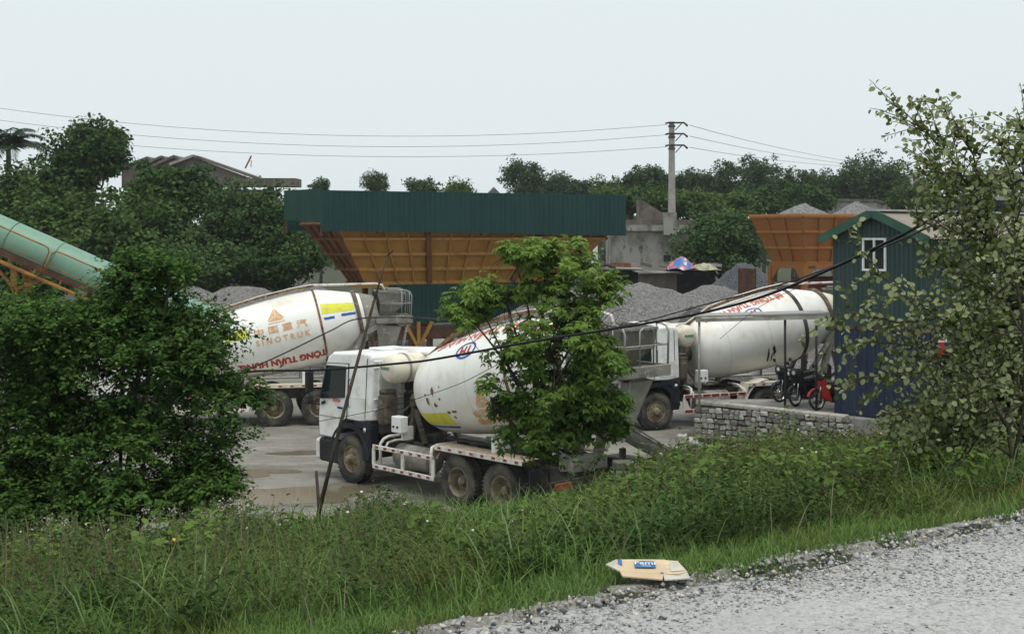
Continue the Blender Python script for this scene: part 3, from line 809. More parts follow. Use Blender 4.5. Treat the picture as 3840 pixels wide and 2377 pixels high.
    mb = MB(); mb.box((-6.62, 0, .82), (.08, 2.44, .22), ch=.01); mb.box((-6.60, 0, .52), (.08, 2.3, .12), ch=.01); mb.box((-6.5, -.9, .95), (.5, .5, .5), ch=.02); mb.build('underrun_bar', M['chassis'], t)
    mb = MB(); mb.box((-1.62, 1.02, 1.52), (.34, .22, .36), ch=.015); mb.box((-1.62, .8, 1.3), (.06, .3, .3)); cb = mb.build('control_box', M['white'], t)
    for dx in (-.06, .08):
        mb = MB(); mb.lathe([(0, .03), (.02, .028), (.022, .001)], (-1.62 + dx, 1.13, 1.47), (0, 1, 0), 10); mb.build('knob', M['black'], cb)
    for sy in (.78, -.78):
        mb = MB(); mb.box((-4.72, sy, 1.42), (.10, .46, .34), ch=.01); mb.build('fender_box', M['white'], t)
    return t, dr

def th_logo(s0, phi0, parent, rot=math.pi, k=1.0):
    ring = []
    n = 40; a, b_ = .34 * k, .21 * k
    for i in range(n):
        t0, t1 = 2 * math.pi * i / n, 2 * math.pi * (i + 1) / n
        w = .055 * k
        ring.append([(a * math.cos(t0), b_ * math.sin(t0)), (a * math.cos(t1), b_ * math.sin(t1)), ((a - w) * math.cos(t1), (b_ - w * .8) * math.sin(t1)), ((a - w) * math.cos(t0), (b_ - w * .8) * math.sin(t0))])
    lo = link('logo', wrap_drum(flat_mesh(ring), s0, R(phi0), rot, off=.010), M['blue'], parent)
    link('logo_letters', wrap_drum(text_mesh2d('TH', .30 * k, .014), s0, R(phi0), rot, off=.011), M['red'], parent)
def emblem(s0, phi0, parent, k=1.0):
    # triangle of three kites divided by a white Y, with a base bar
    h = .30 * k; tri = [(0, h), (-h * .95, -h * .62), (h * .95, -h * .62)]
    polys = []
    g = .035 * k; c = Vector((0, -h * .05))
    for i in range(3):
        a = Vector(tri[i]); b_ = Vector(tri[(i + 1) % 3])
        m_ = (a + b_) / 2
        q = [a, b_, c]; ce = (a + b_ + c) / 3
        polys.append([tuple(ce + (v - ce) * .84) for v in q])
    polys.append([(-h * .85, -h * .84), (h * .85, -h * .84), (h * .85, -h * .76), (-h * .85, -h * .76)])
    link('emblem', wrap_drum(flat_mesh(polys), s0, R(phi0), 0, off=.009), M['orangelogo'], parent)

# ---- the near truck, its back quarter towards the road
tA, dA = mixer_truck('white concrete mixer truck with cab in full view, standing behind the small tree', (-2.88, 31.2, 0), R(133), M['whitesteel'], pm('deck_plate', (.32, .25, .18), [((.5, .42, .3), 5, .5, .7)], rough=.85))
drum_patch(.50, 1.62, -48, -29, M['yellow'], dA, 'yellow_stripe', rag=.01, seed=1)
drum_patch(.54, 1.66, -55, -51, M['blue'], dA, 'blue_stripe', rag=.01, seed=2)
th_logo(2.45, 38, dA); emblem(2.95, -19, dA, 1.0)
drum_text('BÊ TÔNG TUẤN HƯNG', 3.0, 62, .36, M['redfade'], dA, rot=math.pi)
drum_text('中国重汽', 3.0, -37, .24, M['orangelogo'], dA, sx=1.1); drum_text('SINOTRUK', 3.0, -47, .2, M['orangelogo'], dA, sx=1.15)
for i, (s_, ph, a, b_) in enumerate([(.80, 3, .05, .10), (.55, -8, .05, .11), (.80, -13, .06, .06), (1.02, -7, .035, .035), (1.16, -24, .06, .04), (1.36, -24, .10, .035), (1.28, -31, .04, .04), (.50, 1, .03, .03), (1.1, 7, .03, .03)]):
    drum_blot(s_ + .52, ph - 5, a * 1.15, b_ * 1.15, M['rust'], dA, 20 + i)
# ---- the truck at the back left, half behind the big shrub
tB, dB = mixer_truck('mixer truck half hidden behind the big leafy shrub, drum lettered in red and orange', (-11.12, 39.5, 0), R(193), M['cream'], M['cream'], plate=False)
drum_patch(3.93, 4.93, 22, 40, M['yellow'], dB, 'yellow_stripe', rag=.008, seed=3)
drum_patch(.95, 1.62, 12, 26, M['yellow'], dB, 'yellow_stripe', rag=.008, seed=4)
drum_patch(3.95, 4.28, 12.5, 16.5, M['blue'], dB, 'blue_stripe', rag=.012, seed=5); drum_patch(4.5, 4.95, 13.5, 18.5, M['blue'], dB, 'blue_stripe', rag=.012, seed=6)
emblem(2.55, 37, dB, 1.0)
drum_text('中 国 重 汽', 2.62, 14.5, .25, M['orangelogo'], dB, sx=1.35, bold=.004); drum_text('S I N O T R U K', 2.64, -1, .24, M['orangelogo'], dB, sx=1.0, bold=.006)
drum_text('TÔNG TUẤN HƯNG', 2.52, -38, .33, M['red'], dB, rot=math.pi, bold=.018, sx=.86)
# ---- the truck by the shed
tC, dC = mixer_truck('white concrete mixer truck beyond the bike canopy, its drum end behind the green shed', (3.81, 39.57, 0), R(180 + 22), M['whitesteel'], M['cream'], band=M['chassis'], mouth=M['cream'], round_fender=True, big_red=True)
drum_text('BÊ TÔNG TUẤN HƯNG', 2.15, 64, .30, M['redfade'], dC, rot=math.pi, sx=.9); th_logo(2.25, 44, dC, k=.9)
drum_blot(2.42, -30, .05, .30, M['black'], dC, 41, name='tar_streak'); drum_blot(2.62, -25, .08, .26, M['black'], dC, 42, name='tar_streak'); drum_blot(2.55, -36, .04, .2, M['black'], dC, 43, name='tar_streak')
# ================================================================ yard plant and buildings
M['orange'] = pm('orange_steel', (.38, .205, .048), [((.20, .10, .04), 1.6, .58, .80, (2.5, 2.5, .25)), ((.29, .135, .035), 1.2, .45, .7), ((.17, .085, .04), 5, .62, .78), ((.46, .22, .06), 3, .6, .8)], rough=.65)
M['orangedark'] = pm('dark_orange_steel', (.17, .075, .028), [((.11, .055, .03), 1.6, .45, .65), ((.30, .13, .04), 4, .6, .75)], rough=.8)  # darker orange than the long plates, for end plates, posts and legs
M['orangeriblit'] = pm('lit_orange_rib', (.48, .26, .09), [((.33, .16, .05), 3, .5, .7)], rough=.65)  # paler than the plates: light caught by the ribs is put into the colour
M['brownsteel'] = pm('brown_steel', (.085, .045, .03), [((.14, .07, .045), 3, .45, .65)], rough=.85)
M['greensheet'] = pm('dark_green_sheet', (.008, .042, .040), [((.018, .055, .055), 1.2, .45, .75, (3, 3, .12)), ((.012, .052, .048), .8, .4, .7), ((.03, .07, .066), 6, .65, .8)], rough=.5)
M['greensheet2'] = pm('worn_green_sheet', (.010, .052, .042), [((.018, .065, .048), .9, .4, .7)], rough=.55)
M['shedgreen'] = pm('shed_green_sheet', (.026, .058, .056), [((.045, .075, .070), 1.4, .42, .72, (3, 3, .15)), ((.09, .10, .09), 5, .66, .8)], rough=.55)
M['shedtrim'] = pm('shed_green_trim', (.03, .088, .062), [((.05, .12, .085), 2, .4, .7)], rough=.5)
M['bluesheet'] = pm('blue_sheet', (.014, .027, .058), [((.03, .045, .075), 1.4, .42, .72, (3, 3, .15)), ((.08, .08, .09), 4, .62, .8)], rough=.55)
M['tanroof'] = pm('tan_roof_sheet', (.245, .21, .175), [((.30, .265, .23), 1.0, .4, .7), ((.19, .15, .12), 4, .6, .8)], rough=.7)
M['palegreen'] = pm('pale_green_sheet', (.19, .33, .24), [((.16, .29, .215), .8, .4, .7), ((.20, .37, .27), 3, .5, .8)], rough=.45)
M['conveyrust'] = pm('conveyor_steel', (.33, .155, .035), [((.16, .07, .03), 3, .45, .65)], rough=.75)
M['oldconc'] = pm('weathered_concrete', (.33, .32, .29), [((.15, .14, .125), .9, .46, .60, (1, 1, .6)), ((.33, .32, .29), 2.3, .55, .75), ((.06, .058, .05), 2.2, .60, .72, (1, 1, .4))], rough=.95, bump=(4, .4, .03))
M['darkconc'] = pm('dark_concrete', (.16, .135, .115), [((.08, .07, .06), 1.2, .45, .65), ((.22, .19, .165), 3, .55, .75)], rough=.95)
M['poleconc'] = pm('pole_concrete', (.36, .345, .32), [((.26, .25, .23), 2, .45, .7)], rough=.9)
M['stone'] = stone_mat('cut_stone', [(0, (.23, .22, .20)), (.3, (.33, .32, .29)), (.55, (.15, .142, .13)), (.72, (.44, .43, .39)), (.88, (.27, .24, .20))], rough=.95)
M['mortar'] = pm('mortar', (.17, .16, .14), [((.10, .10, .08), 3, .45, .65)], rough=1)
M['paving'] = pm('platform_concrete', (.27, .26, .235), [((.18, .17, .15), 1.4, .45, .65), ((.34, .33, .30), 4, .55, .75)], rough=.95, bump=(8, .3, .02))
def gravel_mat(name, c1, c2, c3):
    m, nt, b, _o = node_mat(name)
    tc = nt.nodes.new('ShaderNodeTexCoord').outputs['Object']
    c = mixc(nt, c1, noise_mask(nt, tc, 14, .35, .65, detail=3), c2)
    c = mixc(nt, c, noise_mask(nt, tc, .5, .45, .7, seed=5), c3)
    vo = nt.nodes.new('ShaderNodeTexVoronoi'); vo.inputs['Scale'].default_value = 16; nt.links.new(tc, vo.inputs['Vector'])
    hs = nt.nodes.new('ShaderNodeHueSaturation'); mr = nt.nodes.new('ShaderNodeMapRange'); mr.inputs[3].default_value = .65; mr.inputs[4].default_value = 1.35
    sp = nt.nodes.new('ShaderNodeSeparateColor'); nt.links.new(vo.outputs['Color'], sp.inputs[0]); nt.links.new(sp.outputs[0], mr.inputs[0])
    nt.links.new(mr.outputs[0], hs.inputs['Value']); nt.links.new(c, hs.inputs['Color'])
    nt.links.new(hs.outputs[0], b.inputs['Base Color']); b.inputs['Roughness'].default_value = 1.0
    bp = nt.nodes.new('ShaderNodeBump'); bp.inputs['Strength'].default_value = 1; bp.inputs['Distance'].default_value = .06
    nt.links.new(vo.outputs['Distance'], bp.inputs['Height']); nt.links.new(bp.outputs[0], b.inputs['Normal'])
    return m
M['gravelgrey'] = gravel_mat('grey_aggregate', (.235, .225, .22), (.175, .17, .168), (.21, .20, .195))
M['graveldark'] = gravel_mat('dark_aggregate', (.095, .10, .11), (.07, .073, .08), (.11, .112, .12))
M['gravelmud'] = gravel_mat('damp_aggregate', (.12, .115, .11), (.09, .086, .082), (.14, .135, .128))

def corrugated(name, a, b_, h0, h1, mat, parent, pitch=.2, amp=.03, nrm=None, z_is_rel=None, thick=0.0):
    """upright ribbed sheet from a to b; h0/h1: bottom and top height, each a number or a pair (at a, at b)"""
    a = Vector(a); b_ = Vector(b_); d = b_ - a; L = d.length; d.normalize(); n = Vector((d.y, -d.x, 0))
    k = max(2, int(L / pitch)); mb = MB(); vs_ = []
    f = lambda h, t: h if not hasattr(h, '__len__') else h[0] + (h[1] - h[0]) * t
    prof = [(0, 0), (.3, 0), (.42, 1), (.72, 1), (.84, 0)]
    ts = []
    for i in range(k):
        for (u, w) in prof: ts.append(((i + u) / k, w))
    ts.append((1, 0))
    for (t, w) in ts:
        q = a + d * (L * t) + n * (amp * w)
        vs_.append((q.x, q.y, f(h0, t))); vs_.append((q.x, q.y, f(h1, t) if not callable(h1) else h1(t)))
    mb.add(vs_, [(2 * i, 2 * i + 2, 2 * i + 3, 2 * i + 1) for i in range(len(ts) - 1)])
    return mb.build(name, mat, parent)

def ribbed_panel(c4_, nu, nv, mat, ribmat, parent, name, rib=.09, depth=.07, vlines=None, hlines=None):
    """a flat plate with welded ribs; corners c4_ = bottom-left, bottom-right, top-right, top-left"""
    bl, br, tr, tl = [Vector(q) for q in c4_]
    n = (br - bl).cross(tl - bl).normalized()
    mb = MB(); q = [bl, br, tr, tl]
    mb.add(q + [v - n * .03 for v in q], [(0, 1, 2, 3), (7, 6, 5, 4), (0, 4, 5, 1), (1, 5, 6, 2), (2, 6, 7, 3), (3, 7, 4, 0)])
    pl = mb.build(name, mat, parent)
    def pt(u, v): return (bl * (1 - u) + br * u) * (1 - v) + (tl * (1 - u) + tr * u) * v
    for i in range(1, nu):
        u = i / nu
        mb = MB(); mb.bar(pt(u, .01) + n * depth * .5, pt(u, .99) + n * depth * .5, rib * .6, depth, up=n); mb.build('rib', mat, pl)
    for j in range(nv + 1):
        v = min(max(j / nv, .02), .98)
        mb = MB(); mb.bar(pt(.005, v) + n * depth * .45, pt(.995, v) + n * depth * .45, rib, depth * .9, up=n); mb.build('rib', ribmat, pl)
    return pl

# ---------------------------------------------------------------- large aggregate bin with green shield
bin1 = empty('aggregate_bin', (-7.32, 50.0, 0), math.atan2(.441, .896))
tag(bin1, 'long orange ribbed aggregate bin with dark green sheet shield around its top', 'aggregate bin')
L1, D1 = 13.6, 4.9
corrugated('shield', (0, 0, 0), (L1, 0, 0), (5.90, 5.70), (7.45, 7.43), M['greensheet'], bin1, pitch=.22, amp=.03)
corrugated('shield', (0, D1, 0), (0, 0, 0), (6.35, 6.22), (7.58, 7.50), M['greensheet2'], bin1, pitch=.22, amp=.03)
corrugated('shield', (L1, 0, 0), (L1, D1, 0), 5.75, 7.45, M['greensheet'], bin1, pitch=.22, amp=.03)
corrugated('shield', (L1, D1, 0), (0, D1, 0), 5.9, 7.5, M['greensheet'], bin1, pitch=.22, amp=.03)
mb = MB()
for x in np.arange(.06, L1, 2.25):
    mb.box((x, .09, 6.55), (.08, .08, 1.7)); mb.box((x, D1 - .09, 6.65), (.08, .08, 1.7))
mb.box((L1 / 2, .09, 7.3), (L1, .06, .06)); mb.box((L1 / 2, .09, 6.0), (L1, .06, .06))
mb.build('shield_frame', M['brownsteel'], bin1)
zt, zb = 6.25, 3.78
tl0, tr0 = Vector((.62, .25, zt)), Vector((13.45, .25, zt)); tb0, tbr = Vector((.62, 4.65, zt)), Vector((13.45, 4.65, zt))
bl0, br0 = Vector((2.35, 1.55, zb)), Vector((11.4, 1.55, zb)); bb0, bbr = Vector((2.35, 3.45, zb)), Vector((11.4, 3.45, zb))
ribbed_panel((bl0, br0, tr0, tl0), 13, 4, M['orange'], M['orangeriblit'], bin1, 'plate', rib=.10, depth=.15)
ribbed_panel((bb0, bl0, tl0, tb0), 4, 4, M['orangedark'], M['orangedark'], bin1, 'plate', rib=.10, depth=.14)
ribbed_panel((br0, bbr, tbr, tr0), 4, 4, M['orangedark'], M['orangedark'], bin1, 'plate', rib=.10, depth=.14)
ribbed_panel((bbr, bb0, tb0, tbr), 13, 4, M['orange'], M['orangeriblit'], bin1, 'plate', rib=.10, depth=.08)
for x0 in (.30, .72):   # heavy posts where the compartments meet
    a = bl0.lerp(br0, x0); b_ = tl0.lerp(tr0, x0); mb = MB(); mb.bar(a + Vector((0, -.14, 0)), b_ + Vector((0, -.14, .0)), .20, .18, up=(0, 1, 0)); mb.build('post', M['orangedark'], bin1)
mb = MB(); mb.box((6.9, 2.5, 3.68), (9.4, 2.1, .16)); mb.build('base_frame', M['orange'], bin1)
corrugated('screen', (3.3, 1.42, 0), (11.6, 1.42, 0), 2.12, 3.72, M['greensheet'], bin1, pitch=.22, amp=.03)
for x in (3.0, 5.2, 7.4, 9.6, 11.5):
    mb = MB()
    for y in (1.65, 3.35):
        mb.box((x, y, 1.85), (.2, .2, 3.7)); 
    mb.box((x, 2.5, 2.0), (.16, 1.7, .16)); mb.build('leg', M['orangedark'], bin1)
for x in (4.55, 8.6):
    for dx in (-.5, 0, .5):
        mb = MB(); mb.bar((x + dx * 1.2, 1.3, 2.2), (x + dx * .12, 1.3, 1.22), .13, .13); mb.build('brace', M['orange'], bin1)
mb = MB(); mb.box((7.2, 1.9, 1.72), (10.5, 1.0, .5)); mb.box((7.2, 1.3, .62), (10.5, .2, .2))
for x in np.arange(2.6, 12, .8): mb.box((x, 1.36, 1.15), (.10, .08, .9))
mb.build('belt_frame', M['brownsteel'], bin1)
mb = MB(); mb.box((7.2, 2.5, .35), (10.6, 2.4, .7)); mb.build('footing', M['darkconc'], bin1)

# ---------------------------------------------------------------- second aggregate bin, filled with gravel
p0 = P(3008, 806, 50.0); ang2 = R(33)
bin2 = empty('aggregate_bin', (p0.x, p0.y, 0), ang2)
tag(bin2, 'open orange aggregate bin heaped with gravel, behind the green shed', 'aggregate bin')
W2, D2, zt2, zb2 = 7.2, 2.9, 6.5, 4.62
t_ = [Vector((0, 0, zt2)), Vector((W2, 0, zt2)), Vector((W2, D2, zt2)), Vector((0, D2, zt2))]
b2 = [Vector((.75, .62, zb2)), Vector((W2 - .75, .62, zb2)), Vector((W2 - .75, D2 - .55, zb2)), Vector((.75, D2 - .55, zb2))]
M['orange2'] = pm('red_orange_steel', (.30, .130, .042), [((.17, .08, .035), 1.6, .58, .80, (2.5, 2.5, .25)), ((.33, .11, .028), 1.2, .45, .7), ((.20, .085, .04), 5, .64, .8)], rough=.65)
M['orangeriblit2'] = pm('lit_red_orange_rib', (.42, .18, .055), [((.36, .13, .04), 3, .5, .7)], rough=.65)  # lighter copy of the plate colour, painting in light on ribs and rim
ribbed_panel((b2[0], b2[1], t_[1], t_[0]), 8, 3, M['orange2'], M['orangeriblit2'], bin2, 'plate', rib=.09, depth=.07)
ribbed_panel((b2[3], b2[0], t_[0], t_[3]), 3, 3, M['orange2'], M['orangeriblit2'], bin2, 'plate', rib=.09, depth=.07)
ribbed_panel((b2[1], b2[2], t_[2], t_[1]), 3, 3, M['orange2'], M['orangeriblit2'], bin2, 'plate')
ribbed_panel((b2[2], b2[3], t_[3], t_[2]), 8, 3, M['orange2'], M['orangeriblit2'], bin2, 'plate')
mb = MB()
for i in range(4): mb.bar(t_[i], t_[(i + 1) % 4], .10, .10)
mb.build('rim', M['orangeriblit2'], bin2)
mb = MB(); mb.box((W2 / 2, D2 / 2, zb2 - .10), (W2 - 1.3, D2 - 1.0, .2)); mb.build('base_frame', M['orange2'], bin2)
for x in (.72, 2.55, 4.4, W2 - .8):      # portal legs with cut corners, on both faces
    for y in (.58, D2 - .5):
        mb = MB(); mb.box((x, y, 2.25), (.22, .18, 4.5)); mb.build('leg', M['orange2'], bin2)
for x in (.72, 2.55, 4.4):
    for sx_ in (0, 1):
        x0 = x + .11 + (1.61 - 0) * sx_ if x < 4 else x + .11 + 1.8 * sx_
        dx = .45 if sx_ == 0 else -.45
        mb = MB(); mb.prism([(x0, 4.52), (x0 + dx, 4.52), (x0, 3.95)], .5, .56, 'y'); mb.build('gusset', M['orange2'], bin2)
for y0, y1 in ((.68, 2.3),):
    mb = MB(); mb.prism([(y0, 4.52), (y0 + .45, 4.52), (y0, 3.95)], .64, .70, 'x'); mb.build('gusset', M['orange2'], bin2)
    mb = MB(); mb.prism([(y1, 4.52), (y1 - .45, 4.52), (y1, 3.95)], .64, .70, 'x'); mb.build('gusset', M['orange2'], bin2)
mb = MB(); mb.box((.3, D2 + .45, 3.75), (.06, 1.0, 1.25)); mb.build('screen', M['brownsteel'], bin2)
mb = MB(); mb.box((3.6, 1.6, 3.6), (4.6, .8, .9), ch=.1); mb.box((3.6, 1.6, 2.6), (5.6, 1.2, .3)); mb.build('weigh_hopper', pm('red_brown_steel', (.16, .045, .035), [((.1, .04, .03), 3, .45, .65)], rough=.8), bin2)

def heap(name, label, c, rx, ry, h, mat, seed, z0=0.0, peaks=None, rot=0.0, group=None, n=46, rough=.07, floor=.3):
    """a tipped pile: overlapping cones at the angle of repose with a ragged skin"""
    r = np.random.default_rng(seed)
    u = np.linspace(-1.05, 1.05, n); U, V = np.meshgrid(u, u)
    X, Y_ = U * rx, V * ry
    peaks = peaks or [(0, 0, 1.0)]
    Z = np.zeros_like(X) - floor
    for (px, py, ph) in peaks:
        d = np.sqrt(((U - px)) ** 2 + ((V - py)) ** 2)
        cone = h * ph * (1 - d / (1.0 - .35 * max(abs(px), abs(py))))
        cone = h * ph - np.sqrt((h * ph - cone) ** 2 + (.10 * h) ** 2)
        Z = np.maximum(Z, cone)
    nz = r.normal(0, 1, (n, n)); nz = (nz + np.roll(nz, 1, 0) + np.roll(nz, 1, 1) + np.roll(nz, -1, 0)) / 2
    lo = np.sin(X * 1.3 + seed) * np.cos(Y_ * 1.1 + seed * 2)
    Z = Z + rough * nz * np.clip(Z, 0, 1) + .10 * lo * np.clip(Z / h, 0, 1)
    ca, sa = math.cos(rot), math.sin(rot)
    vv = np.stack([X * ca - Y_ * sa, X * sa + Y_ * ca, Z], -1).reshape(-1, 3)
    ii = np.arange(n * n).reshape(n, n)
    ff = np.stack([ii[:-1, :-1], ii[:-1, 1:], ii[1:, 1:], ii[1:, :-1]], -1).reshape(-1, 4)
    me = bpy.data.meshes.new(name); me.from_pydata(vv.tolist(), [], ff.tolist())
    me.polygons.foreach_set('use_smooth', np.ones(len(ff), dtype=bool))
    o = link(name, me, mat); o.location = (c[0], c[1], z0)
    return tag(o, label, 'gravel pile', group)
G = 'stockpiles of crushed stone'
q = Q(575, 672, 58); heap('gravel_pile', 'grey gravel pile behind the drum of the half hidden truck', (q.x, q.y), 8.0, 6.0, 3.9, M['gravelgrey'], 1, peaks=[(-.28, 0, .96), (.02, .05, 1.0), (.35, .1, .97)], group=G)
q = Q(1640, 675, 54); heap('gravel_pile', 'broad grey gravel pile between the two orange bins', (q.x, q.y), 9.5, 5.0, 4.15, M['gravelgrey'], 2, peaks=[(-.5, 0, .95), (-.2, -.05, 1.0), (.1, .05, .97), (.4, 0, .99)], group=G)
q = Q(1640, 690, 49.5); heap('gravel_pile', 'small damp dark gravel pile just above the drum beside the shed', (q.x + .3, q.y), 2.4, 2.0, 3.35, M['gravelmud'], 3, group=G, rough=.09)
q = Q(1775, 630, 66); heap('gravel_pile', 'dark bluish gravel pile at the foot of the round green tree', (q.x, q.y), 5.4, 3.8, 4.75, M['graveldark'], 4, group=G)
for k, (lx, label_) in enumerate(((1.6, 'gravel heaped in the open orange bin, nearer its end plate'), (4.6, 'gravel heaped in the open orange bin, half behind the shed roof'))):
    wl_ = Matrix.Rotation(ang2, 3, 'Z') @ Vector((lx, 1.45, 0))
    heap('gravel_heap', label_, (p0.x + wl_.x, p0.y + wl_.y), 1.45, 1.15, .62, M['gravelgrey'], 10 + k, z0=6.44, rot=ang2, group='gravel in the open bin', n=26, rough=.03, floor=.02)

# ---------------------------------------------------------------- belt conveyor with round cover
cv = empty('belt_conveyor', (-17.6, 45.0, 0))
tag(cv, 'sloping conveyor with pale green ribbed round cover on an orange frame', 'conveyor')
sl = math.atan(.4375); cdv = Vector((math.cos(sl), 0, -math.sin(sl))); cnv = Vector((math.sin(sl), 0, math.cos(sl)))
def cp(l, n_, y): return Vector((0, 0, 6.43)) + cdv * l + cnv * n_ + Vector((0, y, 0))
RC = .64
mb = MB(); vs_ = []; ls = np.arange(-7, 9.6, .0465); na = 14
for i, l in enumerate(ls):
    rr = RC + (.016 if i % 2 else 0)
    for k in range(na + 1):
        a = R(-28 + 236 * k / na); vs_.append(cp(l, -RC + rr * math.sin(a), -rr * math.cos(a)))
m_ = na + 1
mb.add(vs_, [(i * m_ + k, i * m_ + k + 1, (i + 1) * m_ + k + 1, (i + 1) * m_ + k) for i in range(len(ls) - 1) for k in range(na)], True)
mb.build('cover', M['palegreen'], cv)
for l in np.arange(-6.2, 9.4, 1.72):
    mb = MB()
    for k in range(na):
        a0, a1 = R(-28 + 236 * k / na), R(-28 + 236 * (k + 1) / na); rr = RC + .022
        mb.bar(cp(l, -RC + rr * math.sin(a0), -rr * math.cos(a0)), cp(l, -RC + rr * math.sin(a1), -rr * math.cos(a1)), .05, .012)
    mb.build('cover_seam', M['palegreen'], cv)
for y in (-.62, .62):
    mb = MB(); mb.bar(cp(-7, -1.06, y), cp(9.4, -1.06, y), .08, .20); mb.build('beam', M['brownsteel'], cv)
mb = MB(); mb.bar(cp(-7, -.96, 0), cp(9.4, -.96, 0), 1.0, .02); mb.build('belt', M['black'], cv)
mb = MB(); mb.bar(cp(-7, -1.36, -.66), cp(9.3, -1.36, -.66), .07, .12); mb.build('rail', M['conveyrust'], cv)
for l in np.arange(-6.5, 9.2, .95):
    mb = MB(); mb.bar(cp(l, -1.12, -.64), cp(l, -1.34, -.64), .06, .05); mb.build('strut', M['conveyrust'], cv)
for (l0, l1) in ((-6.6, -2.9), (-2.75, 2.33), (2.45, 6.6)):
    mb = MB(); yv = -.95
    mb.tube([cp(l0, -1.30, yv), cp(l0, -.36, yv), cp(l0 + .08, -.25, yv), cp(l0 + .22, -.22, yv), cp(l1 - .22, -.22, yv), cp(l1 - .08, -.25, yv), cp(l1, -.36, yv), cp(l1, -1.30, yv)], .026, 7)
    mb.tube([cp(l0, -.78, yv), cp(l1, -.78, yv)], .016, 6); mb.build('hand_rail', M['conveyrust'], cv)
mb = MB(); mb.bar(cp(-7, -1.30, -.98), cp(6.7, -1.30, -.98), .3, .05); mb.build('walkway', M['conveyrust'], cv)
for l in (-5.0, -.2, 1.35):
    tp = cp(l, -1.36, 0); 
    for y in (-.55, .55):
        mb = MB(); mb.bar((tp.x, y, 0), (tp.x, y, tp.z), .22, .22); mb.build('leg', M['brownsteel'] if l < 1 else M['conveyrust'], cv)
    for s_ in (-1, 1):
        mb = MB(); q = cp(l + s_ * 1.0, -1.40, -.55); mb.bar((tp.x, -.55, tp.z - .75), tuple(q), .10, .10); mb.build('brace', M['conveyrust'], cv)

# ---------------------------------------------------------------- two-storey sheet metal shed
c0 = P(3465, 875, 33.6)                       # nearest corner
ga = R(133)                                    # gable runs back to the left
gd = Vector((math.cos(ga), math.sin(ga), 0)); ld = Vector((math.sin(ga), -math.cos(ga), 0))
shed = empty('metal_shed', (c0.x, c0.y, .9), math.atan2(ld.y, ld.x))
tag(shed, 'two storey sheet metal shed, green above and blue below, with tan roof', 'shed')
GW = 2.72; LW = 9.0                             # gable width, long wall; local x along the long wall, y along the gable
z1, z2, z3 = 2.40, 4.82, 5.42                   # storey joint, eaves, ridge (above the platform)
corrugated('wall', (0, 0, 0), (LW, 0, 0), z1, z2, M['shedgreen'], shed, pitch=.13, amp=.022)
corrugated('wall', (LW, GW, 0), (0, GW, 0), z1, z2, M['shedgreen'], shed, pitch=.13, amp=.022)
corrugated('gable_wall', (0, GW, 0), (0, 0, 0), z1, lambda t: z2 + (z3 - z2) * (1 - abs(2 * t - 1)), M['shedgreen'], shed, pitch=.13, amp=.022)
corrugated('gable_wall', (LW, 0, 0), (LW, GW, 0), z1, lambda t: z2 + (z3 - z2) * (1 - abs(2 * t - 1)), M['shedgreen'], shed, pitch=.13, amp=.022)
corrugated('wall', (.03, .03, 0), (LW - .03, .03, 0), -.1, z1, M['bluesheet'], shed, pitch=.26, amp=.04)
corrugated('wall', (.03, GW - .03, 0), (.03, .03, 0), -.1, z1, M['bluesheet'], shed, pitch=.26, amp=.04)
corrugated('wall', (LW - .03, GW - .03, 0), (.03, GW - .03, 0), -.1, z1, M['bluesheet'], shed, pitch=.26, amp=.04)
mb = MB(); mb.box((LW / 2, GW / 2, z1 - .02), (LW + .02, GW + .06, .10)); mb.build('floor_beam', M['brownsteel'], shed)
mb = MB(); mb.box((LW / 2, GW / 2, -.10), (LW + .05, GW + .1, .2)); mb.build('base_beam', M['black'], shed)
# roof sheets
for sgn in (0, 1):
    mb = MB(); vs_ = []; k = int((LW + .5) / .13)
    y0, y1 = (-.28, GW / 2) if sgn == 0 else (GW + .28, GW / 2)
    sl_ = (z3 - z2) / (GW / 2)
    for i in range(k * 2 + 1):
        x = -.25 + (LW + .5) * i / (2 * k); up_ = .025 if i % 2 else 0
        vs_.append((x, y0, z2 - .28 * sl_ + .05 + up_)); vs_.append((x, y1, z3 + .05 + up_))
    mb.add(vs_, [(2 * i, 2 * i + 2, 2 * i + 3, 2 * i + 1) for i in range(2 * k)]); mb.build('roof_sheet', M['tanroof'], shed)
    mb = MB(); a = Vector((-.27, y0, z2 - .28 * sl_ + .02)); b_ = Vector((-.27, y1, z3 + .02))
    mb.bar(a, b_, .05, .22); mb.build('barge_board', M['shedtrim'], shed)
mb = MB(); mb.bar((-.3, GW / 2, z3 + .09), (LW + .3, GW / 2, z3 + .09), .34, .05); mb.build('ridge_cap', pm('ridge_cap', (.42, .44, .42), [((.3, .3, .28), 3, .5, .7)], rough=.6), shed)
# window in the gable
wf = MB(); wy0, wy1, wz0, wz1 = GW * .40, GW * .64, 3.93, 4.75
for y in (wy0, (wy0 + wy1) / 2, wy1): wf.box((-.05, y, (wz0 + wz1) / 2), (.06, .055, wz1 - wz0 + .05))
for z in (wz0, wz1): wf.box((-.052, (wy0 + wy1) / 2, z), (.058, wy1 - wy0 + .06, .055))
win = wf.build('window', M['white'], shed)
for k in range(2):
    ya = wy0 + (wy1 - wy0) * k / 2
    mb = MB(); mb.box((-.035, ya + (wy1 - wy0) / 4, (wz0 + wz1) / 2), (.012, (wy1 - wy0) / 2 - .05, wz1 - wz0 - .04)); mb.build('pane', M['glass'], win)
mb = MB(); mb.box((-.012, (wy0 + wy1) / 2, (wz0 + wz1) / 2), (.02, wy1 - wy0 - .02, wz1 - wz0 - .02)); mb.build('recess_shade', M['black'], win)  # flat black sheet behind the panes, painted shade instead of a real recess
mb = MB(); mb.tube([(3.4, -.12, z1 + .35), (3.4, -.12, z1 + 1.5)], .10, 12); mb.build('drain_pipe', M['whitesteel'], shed)

